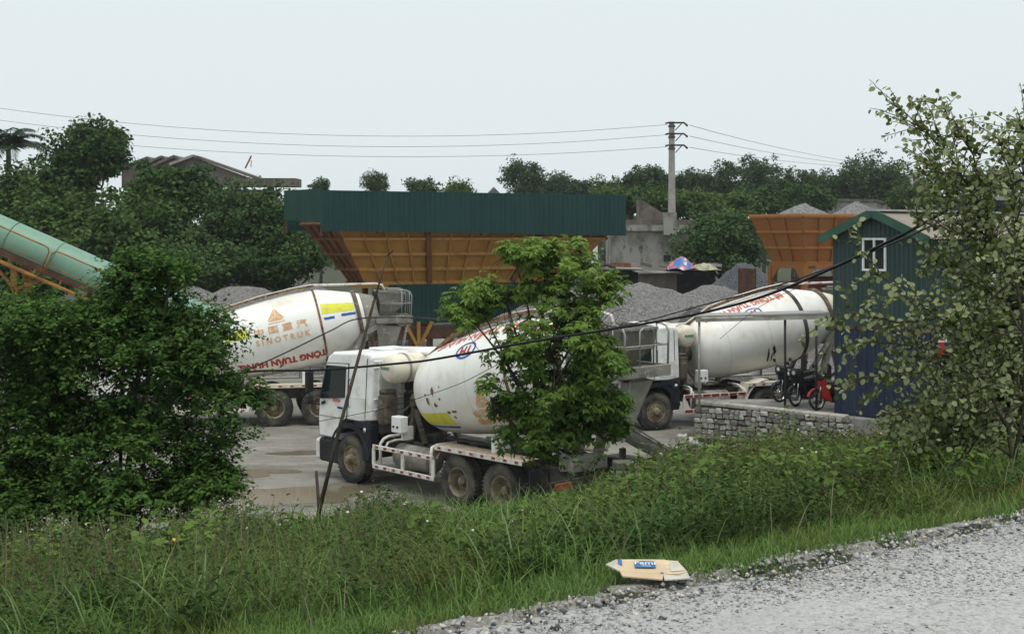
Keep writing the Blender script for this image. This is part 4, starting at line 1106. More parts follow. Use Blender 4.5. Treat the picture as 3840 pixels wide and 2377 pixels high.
# ---------------------------------------------------------------- platform, stone wall, canopy
PZ = .90
wall_top = lambda t: 1.02 + .10 * (1 - t) ** 2
wa = Vector((P(2610, 875, 36.4).x, 36.4, 0)); wb_ = Vector((P(3170, 875, 34.3).x, 34.3, 0))
mb = MB(); pts = [(wa.x + .25, wa.y + .35), (wb_.x, wb_.y + .35), (16.5, 31.8), (22, 36), (19, 42), (11.0, 38.6), (8.5, 38.7), (wa.x + .3, 38.6)]
mb.prism(pts, -.1, PZ, 'z'); tag(mb.build('concrete_platform', M['paving']), kind='structure')
sw = empty('stone_wall', tuple(wa)); tag(sw, 'low wall of rough squared stones beneath the bike canopy', 'wall')
wd = (wb_ - wa); WL = wd.length; wd.normalize(); wn_ = Vector((wd.y, -wd.x, 0))
mb = MB(); q = [Vector((0, 0, 0)), wd * WL]
ins = .08
mb.add([(q[0] - wn_ * .42).to_tuple(), (q[0] - wn_ * ins).to_tuple(), (q[1] - wn_ * ins).to_tuple(), (q[1] - wn_ * .42).to_tuple()] + [tuple(v + Vector((0, 0, h))) for v, h in ((q[0] - wn_ * .42, 1.05), (q[0] - wn_ * ins, 1.05), (q[1] - wn_ * ins, .92), (q[1] - wn_ * .42, .92))],
       [(0, 1, 2, 3), (4, 5, 6, 7), (0, 1, 5, 4), (1, 2, 6, 5), (2, 3, 7, 6), (3, 0, 4, 7)])
mb.build('mortar_core', M['mortar'], sw)
stone_meshes = []
for k in range(14):
    bm = bmesh.new(); bmesh.ops.create_cube(bm, size=1.0); bmesh.ops.bevel(bm, geom=bm.edges[:], offset=.15, segments=1, affect='EDGES')
    rr = random.Random(k)
    for v in bm.verts: v.co += Vector((rr.uniform(-.10, .10), rr.uniform(-.10, .10), rr.uniform(-.10, .10)))
    me = bpy.data.meshes.new('stone'); bm.to_mesh(me); bm.free()
    at_ = me.attributes.new('rnd', 'FLOAT', 'POINT'); at_.data.foreach_set('value', np.full(len(me.vertices), (k + .5) / 14, dtype=np.float32))
    me.materials.append(M['stone']); stone_meshes.append(me)
rs = random.Random(5); z = .10; wang = math.atan2(wd.y, wd.x); nst = 0
while z < .95:
    h = rs.uniform(.135, .165); x = rs.uniform(-.08, 0)
    while x < WL:
        w = rs.uniform(.13, .24)
        if nst < 290:
            o = bpy.data.objects.new('stone', stone_meshes[rs.randrange(14)]); COL.objects.link(o); o.parent = sw
            c = wd * (x + w / 2) - wn_ * .03; o.location = (c.x, c.y, z + h / 2)
            o.scale = (w * rs.uniform(.84, .98), rs.uniform(.13, .20), h * rs.uniform(.80, 1.0)); o.rotation_euler = (rs.uniform(-.12, .12), rs.uniform(-.14, .14), wang + rs.uniform(-.15, .15)); o.location.z += rs.uniform(-.02, .02); nst += 1
        x += w
    z += h
mb = MB()
for k in range(9):
    t0, t1 = k / 9, (k + 1) / 9
    a = wd * (WL * t0) - wn_ * .2; b_ = wd * (WL * t1 - .02) - wn_ * .2
    mb.bar((a.x, a.y, 1.09 - .13 * t0), (b_.x, b_.y, 1.09 - .13 * t1), .44, .07)
mb.build('coping', M['lightconc'], sw)
for i, (px, py, Y, s_, lb) in enumerate([(2560, 1640, 34.6, .30, 'broken slab of concrete tilted against the end of the stone wall'), (2520, 1690, 33.6, .24, 'angular lump of rubble below the truck chute'), (2600, 1660, 34.9, .26, 'pale rubble block at the foot of the stone wall')]):
    bm = bmesh.new(); bmesh.ops.create_cube(bm, size=1.0); bmesh.ops.subdivide_edges(bm, edges=bm.edges[:], cuts=1); rr = random.Random(i + 60)
    for v in bm.verts: v.co = Vector((v.co.x * 1.5, v.co.y, v.co.z * .5)) * s_ + Vector([rr.uniform(-.05, .05) for _ in range(3)])
    me = bpy.data.meshes.new('rubble_block'); bm.to_mesh(me); bm.free()
    o = link('rubble_block', me, M['lightconc']); q = P(px, py, Y); o.location = (q.x, q.y, max(q.z, .1)); o.rotation_euler = (rr.uniform(-.5, .5), rr.uniform(-.5, .5), rr.uniform(0, 3))
    tag(o, lb, 'rubble', 'rubble by the stone wall')

cn = empty('canopy', (P(2622, 875, 35.9).x, 35.9, PZ)); tag(cn, 'flat sheet roofed bike canopy on thin steel posts', 'canopy')
CW = P(3098, 875, 35.9).x - P(2622, 875, 35.9).x
for lx, ly, mt in ((.0, 0, M['galv']), (2.36, .0, M['black']), (3.22, .0, M['black'])):
    mb = MB(); mb.tube([(lx, ly, -.0), (lx, ly, 2.52)], .035, 8); mb.build('post', mt, cn)
mb = MB(); mb.bar((-.10, -.05, 2.53), (CW + .05, -.05, 2.62), .06, .13); mb.build('fascia', M['lightconc'], cn)
mb = MB(); mb.bar((-.12, .48, 2.62), (CW + .1, .48, 2.71), 1.15, .035); mb.build('roof_sheet', M['galv'], cn)
mb = MB(); mb.bar((.05, -.09, 2.575), (1.45, -.09, 2.61), .02, .03); mb.build('trim_strip', M['whitesteel'], cn)
# ================================================================ motorbikes under the canopy
def motorbike(label, loc, ang, paint, lean=.12):
    t = empty('motorbike', loc, ang); t.rotation_euler = (lean, 0, ang); tag(t, label, 'motorbike', 'motorbikes parked on the platform')
    for x, nm in ((.62, 'front'), (-.62, 'rear')):
        mb = MB(); mb.lathe([(-.02, .215), (-.025, .235), (.025, .235), (.02, .215), (-.02, .215)], (0, 0, 0), (0, 1, 0), 24)
        mb.lathe([(-.05, .03), (-.05, .05), (.05, .05), (.05, .03)], (0, 0, 0), (0, 1, 0), 12)
        for k in range(12):
            a = 2 * math.pi * k / 12; mb.tube([(.05 * math.cos(a), .02, .05 * math.sin(a)), (.22 * math.cos(a + .2), 0, .22 * math.sin(a + .2))], .005, 4)
        mb.lathe([(.03, .09), (.034, .125), (.038, .09)], (0, 0, 0), (0, 1, 0), 20); mb.lathe([(-.038, .09), (-.034, .125), (-.03, .09)], (0, 0, 0), (0, 1, 0), 20)
        w = mb.build('wheel', M['chrome'], t); w.location = (x, 0, .28)
        mb = MB(); mb.lathe([(-.03, .225), (-.04, .25), (-.025, .275), (0, .28), (.025, .275), (.04, .25), (.03, .225)], (0, 0, 0), (0, 1, 0), 26); mb.build('tyre', M['black'], w)
    mb = MB()
    for sy in (-.07, .07): mb.tube([(.62, sy, .28), (.50, sy, .62), (.42, sy * .8, .86)], .022, 8)
    mb.build('fork', M['chrome'], t)
    mb = MB(); vs_ = []
    for k in range(9):
        a = R(20 + 120 * k / 8)
        for w_ in (-.06, .06): vs_.append((.62 + .31 * math.cos(a), w_, .28 + .31 * math.sin(a))); vs_.append((.62 + .33 * math.cos(a), w_ * .8, .28 + .33 * math.sin(a)))
    mb.add(vs_, [(4 * k + a, 4 * k + b_, 4 * k + 4 + b_, 4 * k + 4 + a) for k in range(8) for a, b_ in ((0, 2), (1, 3), (0, 1), (2, 3))], True)
    mb.build('fender', paint, t)
    mb = MB(); mb.add([(.46, -.22, .86), (.46, .22, .86), (.34, .27, .45), (.26, .22, .22), (.26, -.22, .22), (.34, -.27, .45), (.54, -.08, .80), (.54, .08, .80), (.46, .09, .35), (.46, -.09, .35)],
        [(0, 6, 9, 4), (6, 7, 8, 9), (7, 1, 3, 8), (0, 5, 4), (1, 2, 3), (0, 1, 7, 6), (9, 8, 3, 4)]); mb.build('leg_shield', paint, t)
    mb = MB(); mb.box((-.02, 0, .42), (.62, .16, .12), ch=.03); mb.bar((.40, 0, .78), (.05, 0, .45), .10, .10); mb.bar((-.15, 0, .45), (-.62, 0, .66), .14, .10); mb.box((-.05, 0, .28), (.36, .22, .20), ch=.05)
    mb.bar((-.2, .09, .30), (-.62, .09, .28), .04, .05); mb.bar((-.2, -.09, .30), (-.62, -.09, .28), .04, .05); mb.build('frame', M['black'], t)
    mb = MB(); mb.lathe([(0, .03), (.06, .055), (.4, .06), (.44, .03)], (-.28, -.15, .30), (-1, 0, .18), 10); mb.build('exhaust', M['chrome'], t)
    mb = MB(); mb.prism([(-.78, .74), (-.2, .70), (.12, .66), (.1, .74), (-.18, .79), (-.5, .82), (-.82, .83)], -.16, .16, 'y'); mb.build('seat', M['black'], t)
    mb = MB(); mb.prism([(-.92, .70), (-.2, .55), (.05, .5), (.05, .62), (-.2, .70), (-.88, .76)], -.15, .15, 'y'); mb.build('body_panel', paint, t)
    mb = MB(); mb.box((.45, 0, .93), (.26, .40, .26), ch=.07); mb.tube([(.34, -.36, 1.0), (.40, -.2, 1.0), (.43, 0, .96), (.40, .2, 1.0), (.34, .36, 1.0)], .016, 8); mb.build('handlebar', M['black'], t)
    mb = MB(); mb.lathe([(0, .075), (.02, .065), (.03, .001)], (.56, 0, .93), (1, 0, -.1), 14); mb.build('headlight', M['lens'], t)
    for sy in (-1, 1):
        mb = MB(); mb.tube([(.40, sy * .24, 1.0), (.38, sy * .30, 1.18)], .007, 5); mb.lathe([(-.01, .001), (-.01, .055), (.01, .055), (.012, .001)], (.38, sy * .32, 1.22), (1, 0, 0), 12); mb.build('mirror', M['black'], t)
    mb = MB(); mb.box((-.93, 0, .70), (.05, .14, .07), ch=.01); mb.build('tail_light', M['taillight'], t)
    mb = MB(); mb.tube([(-.5, .1, .74), (-.9, .1, .82), (-.95, 0, .82), (-.9, -.1, .82), (-.5, -.1, .74)], .012, 6); mb.build('grab_rail', M['chrome'], t)
    return t
M['bikered'] = pm('bike_red', (.45, .03, .025), [((.3, .03, .03), 4, .5, .7)], rough=.3)
M['bikeblack'] = pm('bike_black', (.012, .013, .018), rough=.25)
def bike_at(px, py, head, paint, label):      # front wheel contact in the photo
    Y = (CAMZ - PZ) * FOC / (py - HY); X = (px - HX) / FOC * Y
    motorbike(label, (X - .62 * math.cos(head), Y - .62 * math.sin(head), PZ), head, paint)
bike_at(3066, 1538, R(207), M['bikered'], 'red motorbike beside the blue shed wall, front wheel to the yard')
bike_at(2985, 1524, R(222), M['bikeblack'], 'black motorbike standing next to the red one under the canopy')
bike_at(2925, 1508, R(214), M['bikeblack'], 'dark motorbike parked farthest from the shed under the canopy')
sb = empty('sign_board', tuple(P(3535, 1330, 33.0))); tag(sb, 'small white and red board glimpsed through the round leaved shrub', 'sign')
mb = MB(); mb.box((0, 0, .42), (.30, .03, .20)); mb.build('white_panel', M['white'], sb)
mb = MB(); mb.box((-.03, 0, .15), (.14, .03, .34)); mb.build('red_panel', M['bikered'], sb)
mb = MB(); mb.tube([(0, .04, -1.95), (0, .04, .5)], .02, 6); mb.build('post', M['galv'], sb)

# ================================================================ concrete block house and power pole
bh = empty('block_house', (P(2462, 875, 76).x, 76, 0)); tag(bh, 'weathered flat roofed concrete block building below the power pole', 'building')
def hx(px, Y): return (px - HX) / FOC * Y
def hz(py, Y): return CAMZ - (py - HY) / FOC * Y
Yb = 76.0; x0 = hx(2290, Yb) - bh.location.x; x1 = hx(2610, Yb) - bh.location.x
mb = MB(); mb.box(((x0 + x1) / 2, 2.0, hz(868, Yb) / 2), (x1 - x0, 4.0, hz(868, Yb))); mb.build('wall', M['oldconc'], bh)
mb = MB(); mb.box(((x0 + x1) / 2, 1.9, hz(855, Yb)), (x1 - x0 + .35, 4.4, .34)); mb.build('roof_slab', M['oldconc'], bh)
mb = MB(); mb.box(((x0 + x1) / 2, .15, hz(838, Yb)), (x1 - x0 + .2, .25, .42)); mb.box((x1 - .1, 2, hz(838, Yb)), (.2, 3.8, .40)); mb.build('parapet', M['darkconc'], bh)
mb = MB(); mb.prism([(0, 0), (2.0, .1), (.2, 1.25), (0, 1.3)], 0.4, 2.4, 'y'); o = mb.build('stair_roof', M['darkconc'], bh); o.location = (hx(2403, Yb) - bh.location.x, .4, hz(838, Yb) + .1)
mb = MB(); mb.box((hx(2502, Yb) - bh.location.x, -.02, hz(968, Yb)), (.42, .06, .36)); mb.build('opening_shade', M['black'], bh)  # solid black block on the wall; its colour stands in for the opening's shade
mb = MB(); mb.box((hx(2510, Yb) - bh.location.x, -.02, hz(820, Yb) - .3), (.75, .8, 1.3)); mb.build('plinth', M['oldconc'], bh)
# lower lean-to shacks with scrap
sh = empty('lean_to', (P(2380, 875, 70).x, 70, 0)); tag(sh, 'low dark lean-to with grey sheet roof below the concrete building', 'shack')
for i, (pa, pb, py, Y) in enumerate(((2250, 2400, 1003, 70), (2395, 2545, 1018, 68.5), (2500, 2690, 1000, 71))):
    a, b_ = hx(pa, Y) - sh.location.x, hx(pb, Y) - sh.location.x; zt_ = hz(py, Y)
    mb = MB(); mb.bar((a - .2, Y - 70 + .8, zt_), (b_ + .2, Y - 70 + .8, zt_ - .1), 2.4, .06); mb.build('roof_sheet', M['oldconc'] if i != 2 else M['darkconc'], sh)
    mb = MB(); mb.box(((a + b_) / 2, Y - 70 + .6, (zt_ - .15) / 2), (b_ - a - .2, 1.2, zt_ - .15)); mb.build('wall', M['black'] if i != 1 else M['darkconc'], sh)  # black boxes stand in for the shaded inside of the shacks
rr = random.Random(3)
for k in range(16):
    px = rr.uniform(2260, 2680); Y = 69.2; o = MB(); o.box((0, 0, 0), (rr.uniform(.3, 1.1), rr.uniform(.2, .6), rr.uniform(.06, .25)), Matrix.Rotation(rr.uniform(-.3, .3), 3, 'Y'))
    ob_ = o.build('roof_scrap', [M['lightconc'], M['darkconc'], M['galv'], M['rust']][k % 4], sh); ob_.location = (hx(px, Y) - sh.location.x, Y - 70 - .2, hz(1003, Y) + .14)
def cloth(name, label, c, rx, ry, h, mat, seed):
    r = random.Random(seed); n = 18; vs_ = []
    for j in range(n):
        for i in range(n):
            u, v = i / (n - 1) * 2 - 1, j / (n - 1) * 2 - 1
            d = math.hypot(u, v); z = h * max(0, 1 - d ** 1.6) + .05 * math.sin(5 * u + seed) * math.cos(4 * v + seed) + r.uniform(-.02, .02)
            vs_.append((u * rx, v * ry, z))
    mb = MB(); mb.add(vs_, [(j * n + i, j * n + i + 1, (j + 1) * n + i + 1, (j + 1) * n + i) for j in range(n - 1) for i in range(n - 1)], True)
    o = mb.build(name, mat); o.location = c; return tag(o, label, 'tarpaulin')
M['tarp'] = pm('orange_blue_tarp', (.06, .16, .45), [((.70, .16, .05), 1.6, .47, .50), ((.62, .64, .66), 2.3, .60, .63)], rough=.5)
q = P(2555, 1008, 68.0); cloth('tarpaulin', 'crumpled orange and blue tarpaulin heaped on the lean-to roof', (q.x, q.y, q.z), .78, .7, .62, M['tarp'], 1)
q = P(2640, 1012, 68.6); cloth('tarpaulin', 'pale yellowish sheet thrown over scrap beside the coloured tarpaulin', (q.x, q.y, q.z), .8, .6, .38, pm('pale_tarp', (.42, .39, .27), [((.25, .23, .17), 3, .45, .6)], rough=.7), 2)

pole = empty('power_pole', (hx(2519, 80), 80, 0)); tag(pole, 'tall grey concrete power pole with three crossarms behind the block building', 'power pole')
ptop = hz(457, 80)
mb = MB(); vs_ = []
for (z, w) in ((0, .30), (ptop, .15)):
    vs_ += [(-w, -w * .8, z), (w, -w * .8, z), (w, w * .8, z), (-w, w * .8, z)]
mb.add(vs_, [(0, 1, 5, 4), (1, 2, 6, 5), (2, 3, 7, 6), (3, 0, 4, 7), (4, 5, 6, 7)]); mb.build('shaft', M['poleconc'], pole)
arm_z = [hz(462, 80), hz(503, 80), hz(546, 80)]; arm_end = []
for z in arm_z:
    mb = MB(); mb.bar((-.25, -.2, z), (.75, -.2, z), .09, .10); mb.bar((.2, -.2, z - .45), (.62, -.2, z), .05, .06); mb.build('crossarm', M['chassis'], pole)
    mb = MB(); mb.tube([(.72, -.2, z), (.95, -.2, z - .2)], [.05, .07], 8); mb.build('insulator', M['brownsteel'], pole)
    mb = MB(); mb.tube([(-.25, -.2, z), (-.42, -.2, z - .04)], .05, 8); mb.build('insulator', M['brownsteel'], pole)
    mb = MB(); mb.box((0, 0, z - .2), (.40, .36, .10)); mb.build('band', M['chassis'], pole)
M['wire'] = pm('grey_wire', (.12, .12, .125), rough=.6)
M['cable'] = pm('black_cable', (.010, .010, .012), rough=.55)
def wire(name, label, pts, r, mat, cat='cable', group=None, n=6):
    """pts: photo points (px,py,Y); smooth curve through them"""
    P3 = [P(*q) for q in pts]; path = []
    for i in range(len(P3) - 1):
        p0_, p1_, p2_, p3_ = P3[max(i - 1, 0)], P3[i], P3[i + 1], P3[min(i + 2, len(P3) - 1)]
        for k in range(8):
            t = k / 8; path.append(.5 * ((2 * p1_) + (p2_ - p0_) * t + (2 * p0_ - 5 * p1_ + 4 * p2_ - p3_) * t * t + (3 * p1_ - p0_ - 3 * p2_ + p3_) * t ** 3))
    path.append(P3[-1]); o0 = path[0].copy()
    mb = MB(); mb.tube([q - o0 for q in path], r, n); o = mb.build(name, mat); o.location = o0
    return tag(o, label, cat, group)
def sag(x0, y0, x1, y1, dip, n=7):
    return [(x0 + (x1 - x0) * t, y0 + (y1 - y0) * t + dip * 4 * t * (1 - t)) for t in np.linspace(0, 1, n)]
GW_ = 'power lines on the tall pole'
for i, (ya, yb, dip, lb) in enumerate(((408, 470, 92, 'topmost'), (455, 508, 90, 'middle'), (505, 553, 80, 'lowest'))):
    pts = sag(-350, ya - 55, 2505, yb - 6 + 4, dip, 9)
    wire('power_line', '%s power line sagging from the tall pole across the sky above the bin' % lb, [(a, b_, 80) for a, b_ in pts], .016, M['wire'], 'power line', GW_, 4)
for i, (ya, ye, lb) in enumerate(((470, 640, 'topmost'), (511, 638, 'middle'), (553, 634, 'lowest'))):
    n = 8; pts = []
    for k in range(n):
        t = k / (n - 1); t2 = t ** .8
        Y = 80 / (1 - .62 * t * .8); pts.append((2586 + (3420 - 2586) * t, ya + (ye - ya) * t + 34 * 4 * t * (1 - t) * .5, 80 + 70 * t))
    wire('power_line', '%s power line running from the tall pole towards the far twin poles' % lb, pts, .018, M['wire'], 'power line', 'power lines towards the twin poles', 4)

# ================================================================ ruined factory at the back
fc = empty('factory_ruin', (hx(800, 112), 112, 0)); tag(fc, 'derelict concrete factory with saw of low gables above the trees', 'building')
fo_x = fc.location.x
def fx(x, Y=112): return hx(x * K, Y) - fo_x
for i, (xa, xm, xb, ya, ym, yb, dy) in enumerate(((415, 463, 610, 396, 376, 430, 0), (372, 418, 445, 400, 377, 398, 3.5), (338, 388, 412, 402, 378, 400, 7), (290, 354, 372, 408, 380, 402, 10.5))):
    Y = 112 + dy; s_ = Y / 112
    A, B_, C_ = hx(xa * K, Y) - fo_x, hx(xm * K, Y) - fo_x, hx(xb * K, Y) - fo_x
    za, zm, zb_ = hz(ya * K, Y), hz(ym * K, Y), hz(yb * K, Y)
    base = hz(445 * K, Y)
    mb = MB(); mb.prism([(A, base), (C_, base), (C_, zb_), (B_, zm), (A, za)], dy, dy + .3, 'y'); mb.build('gable_wall', M['darkconc'], fc)
    mb = MB()
    mb.bar((A - .3, dy + 1.2, za + .12), (B_, dy + 1.2, zm + .14), 3.2, .22); mb.build('roof_slab', M['oldconc'] if i == 0 else M['darkconc'], fc)
    mb = MB(); mb.bar((B_, dy + 1.2, zm + .12), (C_ + .3, dy + 1.2, zb_ + .1), 3.2, .22); mb.build('roof_slab', M['darkconc'], fc)
mb = MB(); mb.bar((fx(440), -1.2, hz(437 * K, 112)), (fx(718), -1.2, hz(438 * K, 112)), 3.0, hz(428 * K, 112) - hz(447 * K, 112)); mb.build('floor_slab', M['darkconc'], fc)
for x in (648, 655, 520, 590):
    mb = MB(); mb.box((fx(x), -1.0, hz(447 * K, 112) / 2), (.28, .28, hz(447 * K, 112))); mb.build('column', M['darkconc'], fc)
mb = MB(); mb.box((fx(560), 3.5, hz(452 * K, 112) / 2), (5.0, 6, hz(452 * K, 112))); mb.build('wall', M['darkconc'], fc)
mb = MB(); q0, q1 = Vector((fx(568), 3, hz(402 * K, 115))), Vector((fx(583), 3, hz(372 * K, 115))); mb.bar(q0, q1, .12, .12); mb.bar(q0 + Vector((.5, 0, .1)), q1 - Vector((0, 0, .4)), .06, .06); mb.build('mast', M['redreflector'], fc)

# ================================================================ far buildings on the right
fb = empty('concrete_building', (hx(2028 * K, 130), 130, 0)); tag(fb, 'long low grey concrete building in front of the far trees', 'building')
for (a, b_, yt, mt, dy) in ((1938, 2024, 480, M['oldconc'], 0), (2024, 2095, 481, M['lightconc'], .2), (2095, 2125, 484, M['oldconc'], .5)):
    xa, xb = hx(a * K, 130) - fb.location.x, hx(b_ * K, 130) - fb.location.x; z = hz(yt * K, 130)
    mb = MB(); mb.box(((xa + xb) / 2, 3 + dy, z / 2), (xb - xa - .02, 6, z)); mb.build('wall', mt, fb)
    mb = MB(); mb.box(((xa + xb) / 2, 3 + dy, z + .12), (xb - xa + .1, 6.5, .24)); mb.build('roof_slab', M['darkconc'], fb)
fs_ = empty('warehouse', (hx(2290 * K, 120), 120, 0)); tag(fs_, 'distant dark warehouse with silvery covered roof behind the shrub', 'building')
xa, xb = hx(2226 * K, 120) - fs_.location.x, hx(2480 * K, 120) - fs_.location.x; z = hz(478 * K, 120)
mb = MB(); mb.box(((xa + xb) / 2, 4, z / 2), (xb - xa, 8, z)); mb.build('wall', M['greensheet'], fs_)
mb = MB(); mb.prism([(xa - .3, z), (xb + .3, z), (xb, z + .35), (xa + .2, z + .35)], -.5, 8.5, 'y'); mb.build('roof', M['galv'], fs_)
q = Vector((hx(2262 * K, 120), 122, z + .3)); cloth('tarpaulin', 'silvery sheet bulging over the roof of the distant warehouse', tuple(q), 1.7, 1.6, .75, pm('silver_sheet', (.62, .64, .66), rough=.5), 5)
for i, px in enumerate((2175, 2226)):
    Y = 125; o = empty('utility_pole', (hx(px * K, Y), Y, 0)); tag(o, ('thin distant pole carrying a crossbar, farther from the shrub', 'thin distant pole carrying a crossbar, partly behind the shrub')[i], 'power pole', 'far twin poles')
    zt_ = hz(418 * K, Y); mb = MB(); mb.tube([(0, 0, 0), (0, 0, zt_)], [.20, .14], 8); mb.build('shaft', M['poleconc'], o)
    mb = MB(); mb.bar((-.4, -.1, zt_ - .1), (1.25, -.1, zt_ - .1), .12, .12); mb.bar((0, -.1, zt_ - .9), (.7, -.1, zt_ - .12), .07, .07); mb.build('crossarm', M['poleconc'], o)
    for dx in (.2, .7, 1.15):
        mb = MB(); mb.tube([(dx, -.1, zt_ - .05), (dx, -.1, zt_ + .2)], .06, 6); mb.build('insulator', M['brownsteel'], o)
for i, (x, Y, yt, w, lb) in enumerate(((1290, 210, 447, 26, 'small far house with white gable between distant trees'), (1415, 215, 444, 22, 'tiny far house roof right of the round distant trees'), (1178, 210, 446, 30, 'far pale house roof above the green shield'))):
    o = empty('house', (hx(x * K, Y), Y, 0)); tag(o, lb, 'house', 'far houses among the trees')
    wv = w / 2443 * .78 * Y; zt_ = hz(yt * K, Y)
    mb = MB(); mb.box((0, 3, (zt_ - 1.2) / 2), (wv, 6, zt_ - 1.2)); mb.build('wall', M['white'], o)
    mb = MB(); mb.prism([(-wv / 2 - .3, zt_ - 1.3), (wv / 2 + .3, zt_ - 1.3), (0, zt_)], -.3, 6.3, 'y'); mb.build('roof', M['darkconc'], o)

# ================================================================ leaning pole, stake, cables
M['bark'] = pm('grey_bark', (.085, .070, .052), [((.045, .037, .028), 6, .42, .62), ((.14, .12, .095), 14, .55, .7)], rough=.95, bump=(30, .5, .01))
M['oldwood'] = pm('old_wood', (.075, .062, .048), [((.04, .033, .026), 5, .42, .62)], rough=.95)
yl = 14.0
a = P(1155, 1975, yl); a.z = gz1(a.x, a.y) - .1; b_ = P(1405, 1120, yl + .15); c = P(1455, 945, yl + .2)
lp = empty('leaning_pole', tuple(a)); tag(lp, 'long thin wooden pole leaning in front of the near truck cab', 'pole')
mb = MB(); mb.tube([(0, 0, 0), (b_ - a) * .5 + Vector((-.02, 0, 0)), b_ - a], [.026, .020, .015], 8); mb.build('shaft', M['oldwood'], lp)
mb = MB(); mb.tube([(b_ - a) * .96, (c - a)], [.014, .008], 6); mb.tube([(c - a) + Vector((-.03, 0, -.06)), (c - a) + Vector((.06, 0, .02))], .008, 5); mb.build('tip_rod', M['oldwood'], lp)
a = P(1203, 1990, 14.2); zg = gz1(a.x, a.y); a2 = P(1186, 1765, 14.2)
o = MB(); base = Vector((a.x, a.y, zg - .1)); o.tube([(0, 0, 0), (a2 - base) * .5 + Vector((.01, 0, 0)), a2 - base], [.022, .02, .016], 7)
o = o.build('stake', M['oldwood']); o.location = base; tag(o, 'short dark stake crossing the foot of the leaning pole', 'stake')
CG = 'black cables crossing in front of the trucks'
wire('cable', 'thick black cable sagging past the cab up to the shed roof', [(700, 1440, 18), (930, 1394, 17.5), (1200, 1387, 17), (1500, 1362, 16.6), (1640, 1345, 16.4), (2000, 1280, 15.8), (2300, 1233, 15.2), (2600, 1180, 14.4), (2850, 1115, 13.6), (3100, 1015, 12.6), (3400, 872, 11.6), (3640, 735, 10.8), (3950, 540, 10)], .0145, M['cable'], 'cable', CG, 8)
wire('cable', 'thinner cable twisted along the thick one above the drum by the shed', [(2150, 1255, 24), (2400, 1208, 22), (2650, 1140, 20), (2900, 1075, 18), (3100, 1008, 16), (3400, 890, 13.5), (3700, 740, 11.5), (3950, 610, 10.5)], .010, M['cable'], 'cable', CG, 6)
wire('cable', 'thin slack wire drooping across the lettered drum behind the shrub', [(780, 1440, 20), (930, 1385, 21), (1080, 1318, 22), (1240, 1240, 23), (1340, 1196, 24), (1520, 1190, 25), (1700, 1200, 27), (1950, 1215, 30)], .012, M['cable'], 'cable', CG, 6)
wire('cable', 'fine wire hanging across the near drum above its rust marks', [(1190, 1580, 19), (1400, 1540, 19), (1545, 1500, 19), (1720, 1440, 19), (1850, 1375, 19), (2000, 1300, 19)], .005, M['cable'], 'cable', CG, 5)
wire('cable', 'hair thin wire drooping across the plain white drum', [(2700, 1270, 24), (2850, 1150, 22), (3000, 1075, 20), (3060, 1050, 19)], .0045, M['cable'], 'cable', CG, 5)

# ================================================================ flattened carton on the verge and marker post
ctr = P(2440, 2165, 6.08); zc = gz1(ctr.x, ctr.y) + .07
cb = empty('cardboard_box', (ctr.x, ctr.y, zc), R(-4)); tag(cb, 'flattened tan cardboard carton with blue logo lying on the grass verge', 'cardboard box')
cb.rotation_euler = (R(4), R(2), R(-3)); cb.scale = (.88, .92, 1.0)
M['card'] = pm('cardboard', (.60, .46, .30), [((.52, .39, .25), 5, .45, .65), ((.70, .60, .45), 9, .58, .7)], rough=.85)
M['cardpale'] = pm('pale_card', (.56, .53, .46), [((.42, .40, .34), 6, .45, .65)], rough=.85)
M['cardblue'] = pm('carton_blue', (.03, .14, .38), [((.07, .2, .42), 8, .5, .7)], rough=.6)
def slab(pts, mat, name, parent, th=.006, sagv=0.0):
    mb = MB(); n = len(pts); top = [Vector(p_) for p_ in pts]
    mb.add(top + [v - Vector((0, 0, th)) for v in top], [list(range(n)), [n + i for i in range(n)][::-1]] + [(i, (i + 1) % n, n + (i + 1) % n, n + i) for i in range(n)])
    return mb.build(name, mat, parent)
# main panel: a long trapezoid, its right end torn, two flaps bent down
slab([(-.165, -.075, 0), (.06, -.105, .004), (.14, -.10, .008), (.185, -.075, .012), (.172, -.02, .014), (.158, .03, .014), (.15, .085, .012), (.09, .09, .012), (.08, .098, .012), (-.02, .10, .008), (-.185, .10, .0)], M['card'], 'panel', cb)
slab([(-.165, -.075, -.001), (.06, -.105, .003), (.055, -.135, -.012), (-.15, -.102, -.015)], M['card'], 'flap', cb)
slab([(.06, -.105, .003), (.185, -.075, .011), (.20, -.105, -.008), (.065, -.138, -.012)], M['cardpale'], 'flap', cb)
slab([(-.185, .10, -.001), (-.165, -.075, -.001), (-.235, .085, -.02)], M['cardpale'], 'flap', cb)
slab([(.10, -.085, .0125), (.176, -.065, .0145), (.146, .07, .0150), (.10, .055, .0135)], M['cardpale'], 'tape', cb, th=.002)
slab([(-.172, .03, .0035), (-.150, -.005, .0042), (-.150, .085, .0045), (-.172, .095, .0035)], M['cardblue'], 'print', cb, th=.002)
slab([(-.085, -.035, .0100), (.025, -.035, .0125), (.025, .062, .0125), (-.085, .062, .0100)], M['cardblue'], 'logo_panel', cb, th=.003)
me = text_mesh2d('Fami', .062, .001)
for v in me.vertices: v.co = Vector((v.co.x * 1.0 - .03, v.co.y * 1.1 + .018, .0145 + (v.co.x) * .02))
link('lettering', me, M['white'], cb)
slab([(-.05, -.024, .0132), (.0, -.024, .0140), (.0, -.018, .0140), (-.05, -.018, .0132)], M['white'], 'print', cb, th=.001)
slab([(.045, -.100, .0062), (.062, -.102, .0068), (.062, -.090, .0075), (.045, -.088, .0068)], M['cardblue'], 'print', cb, th=.002)

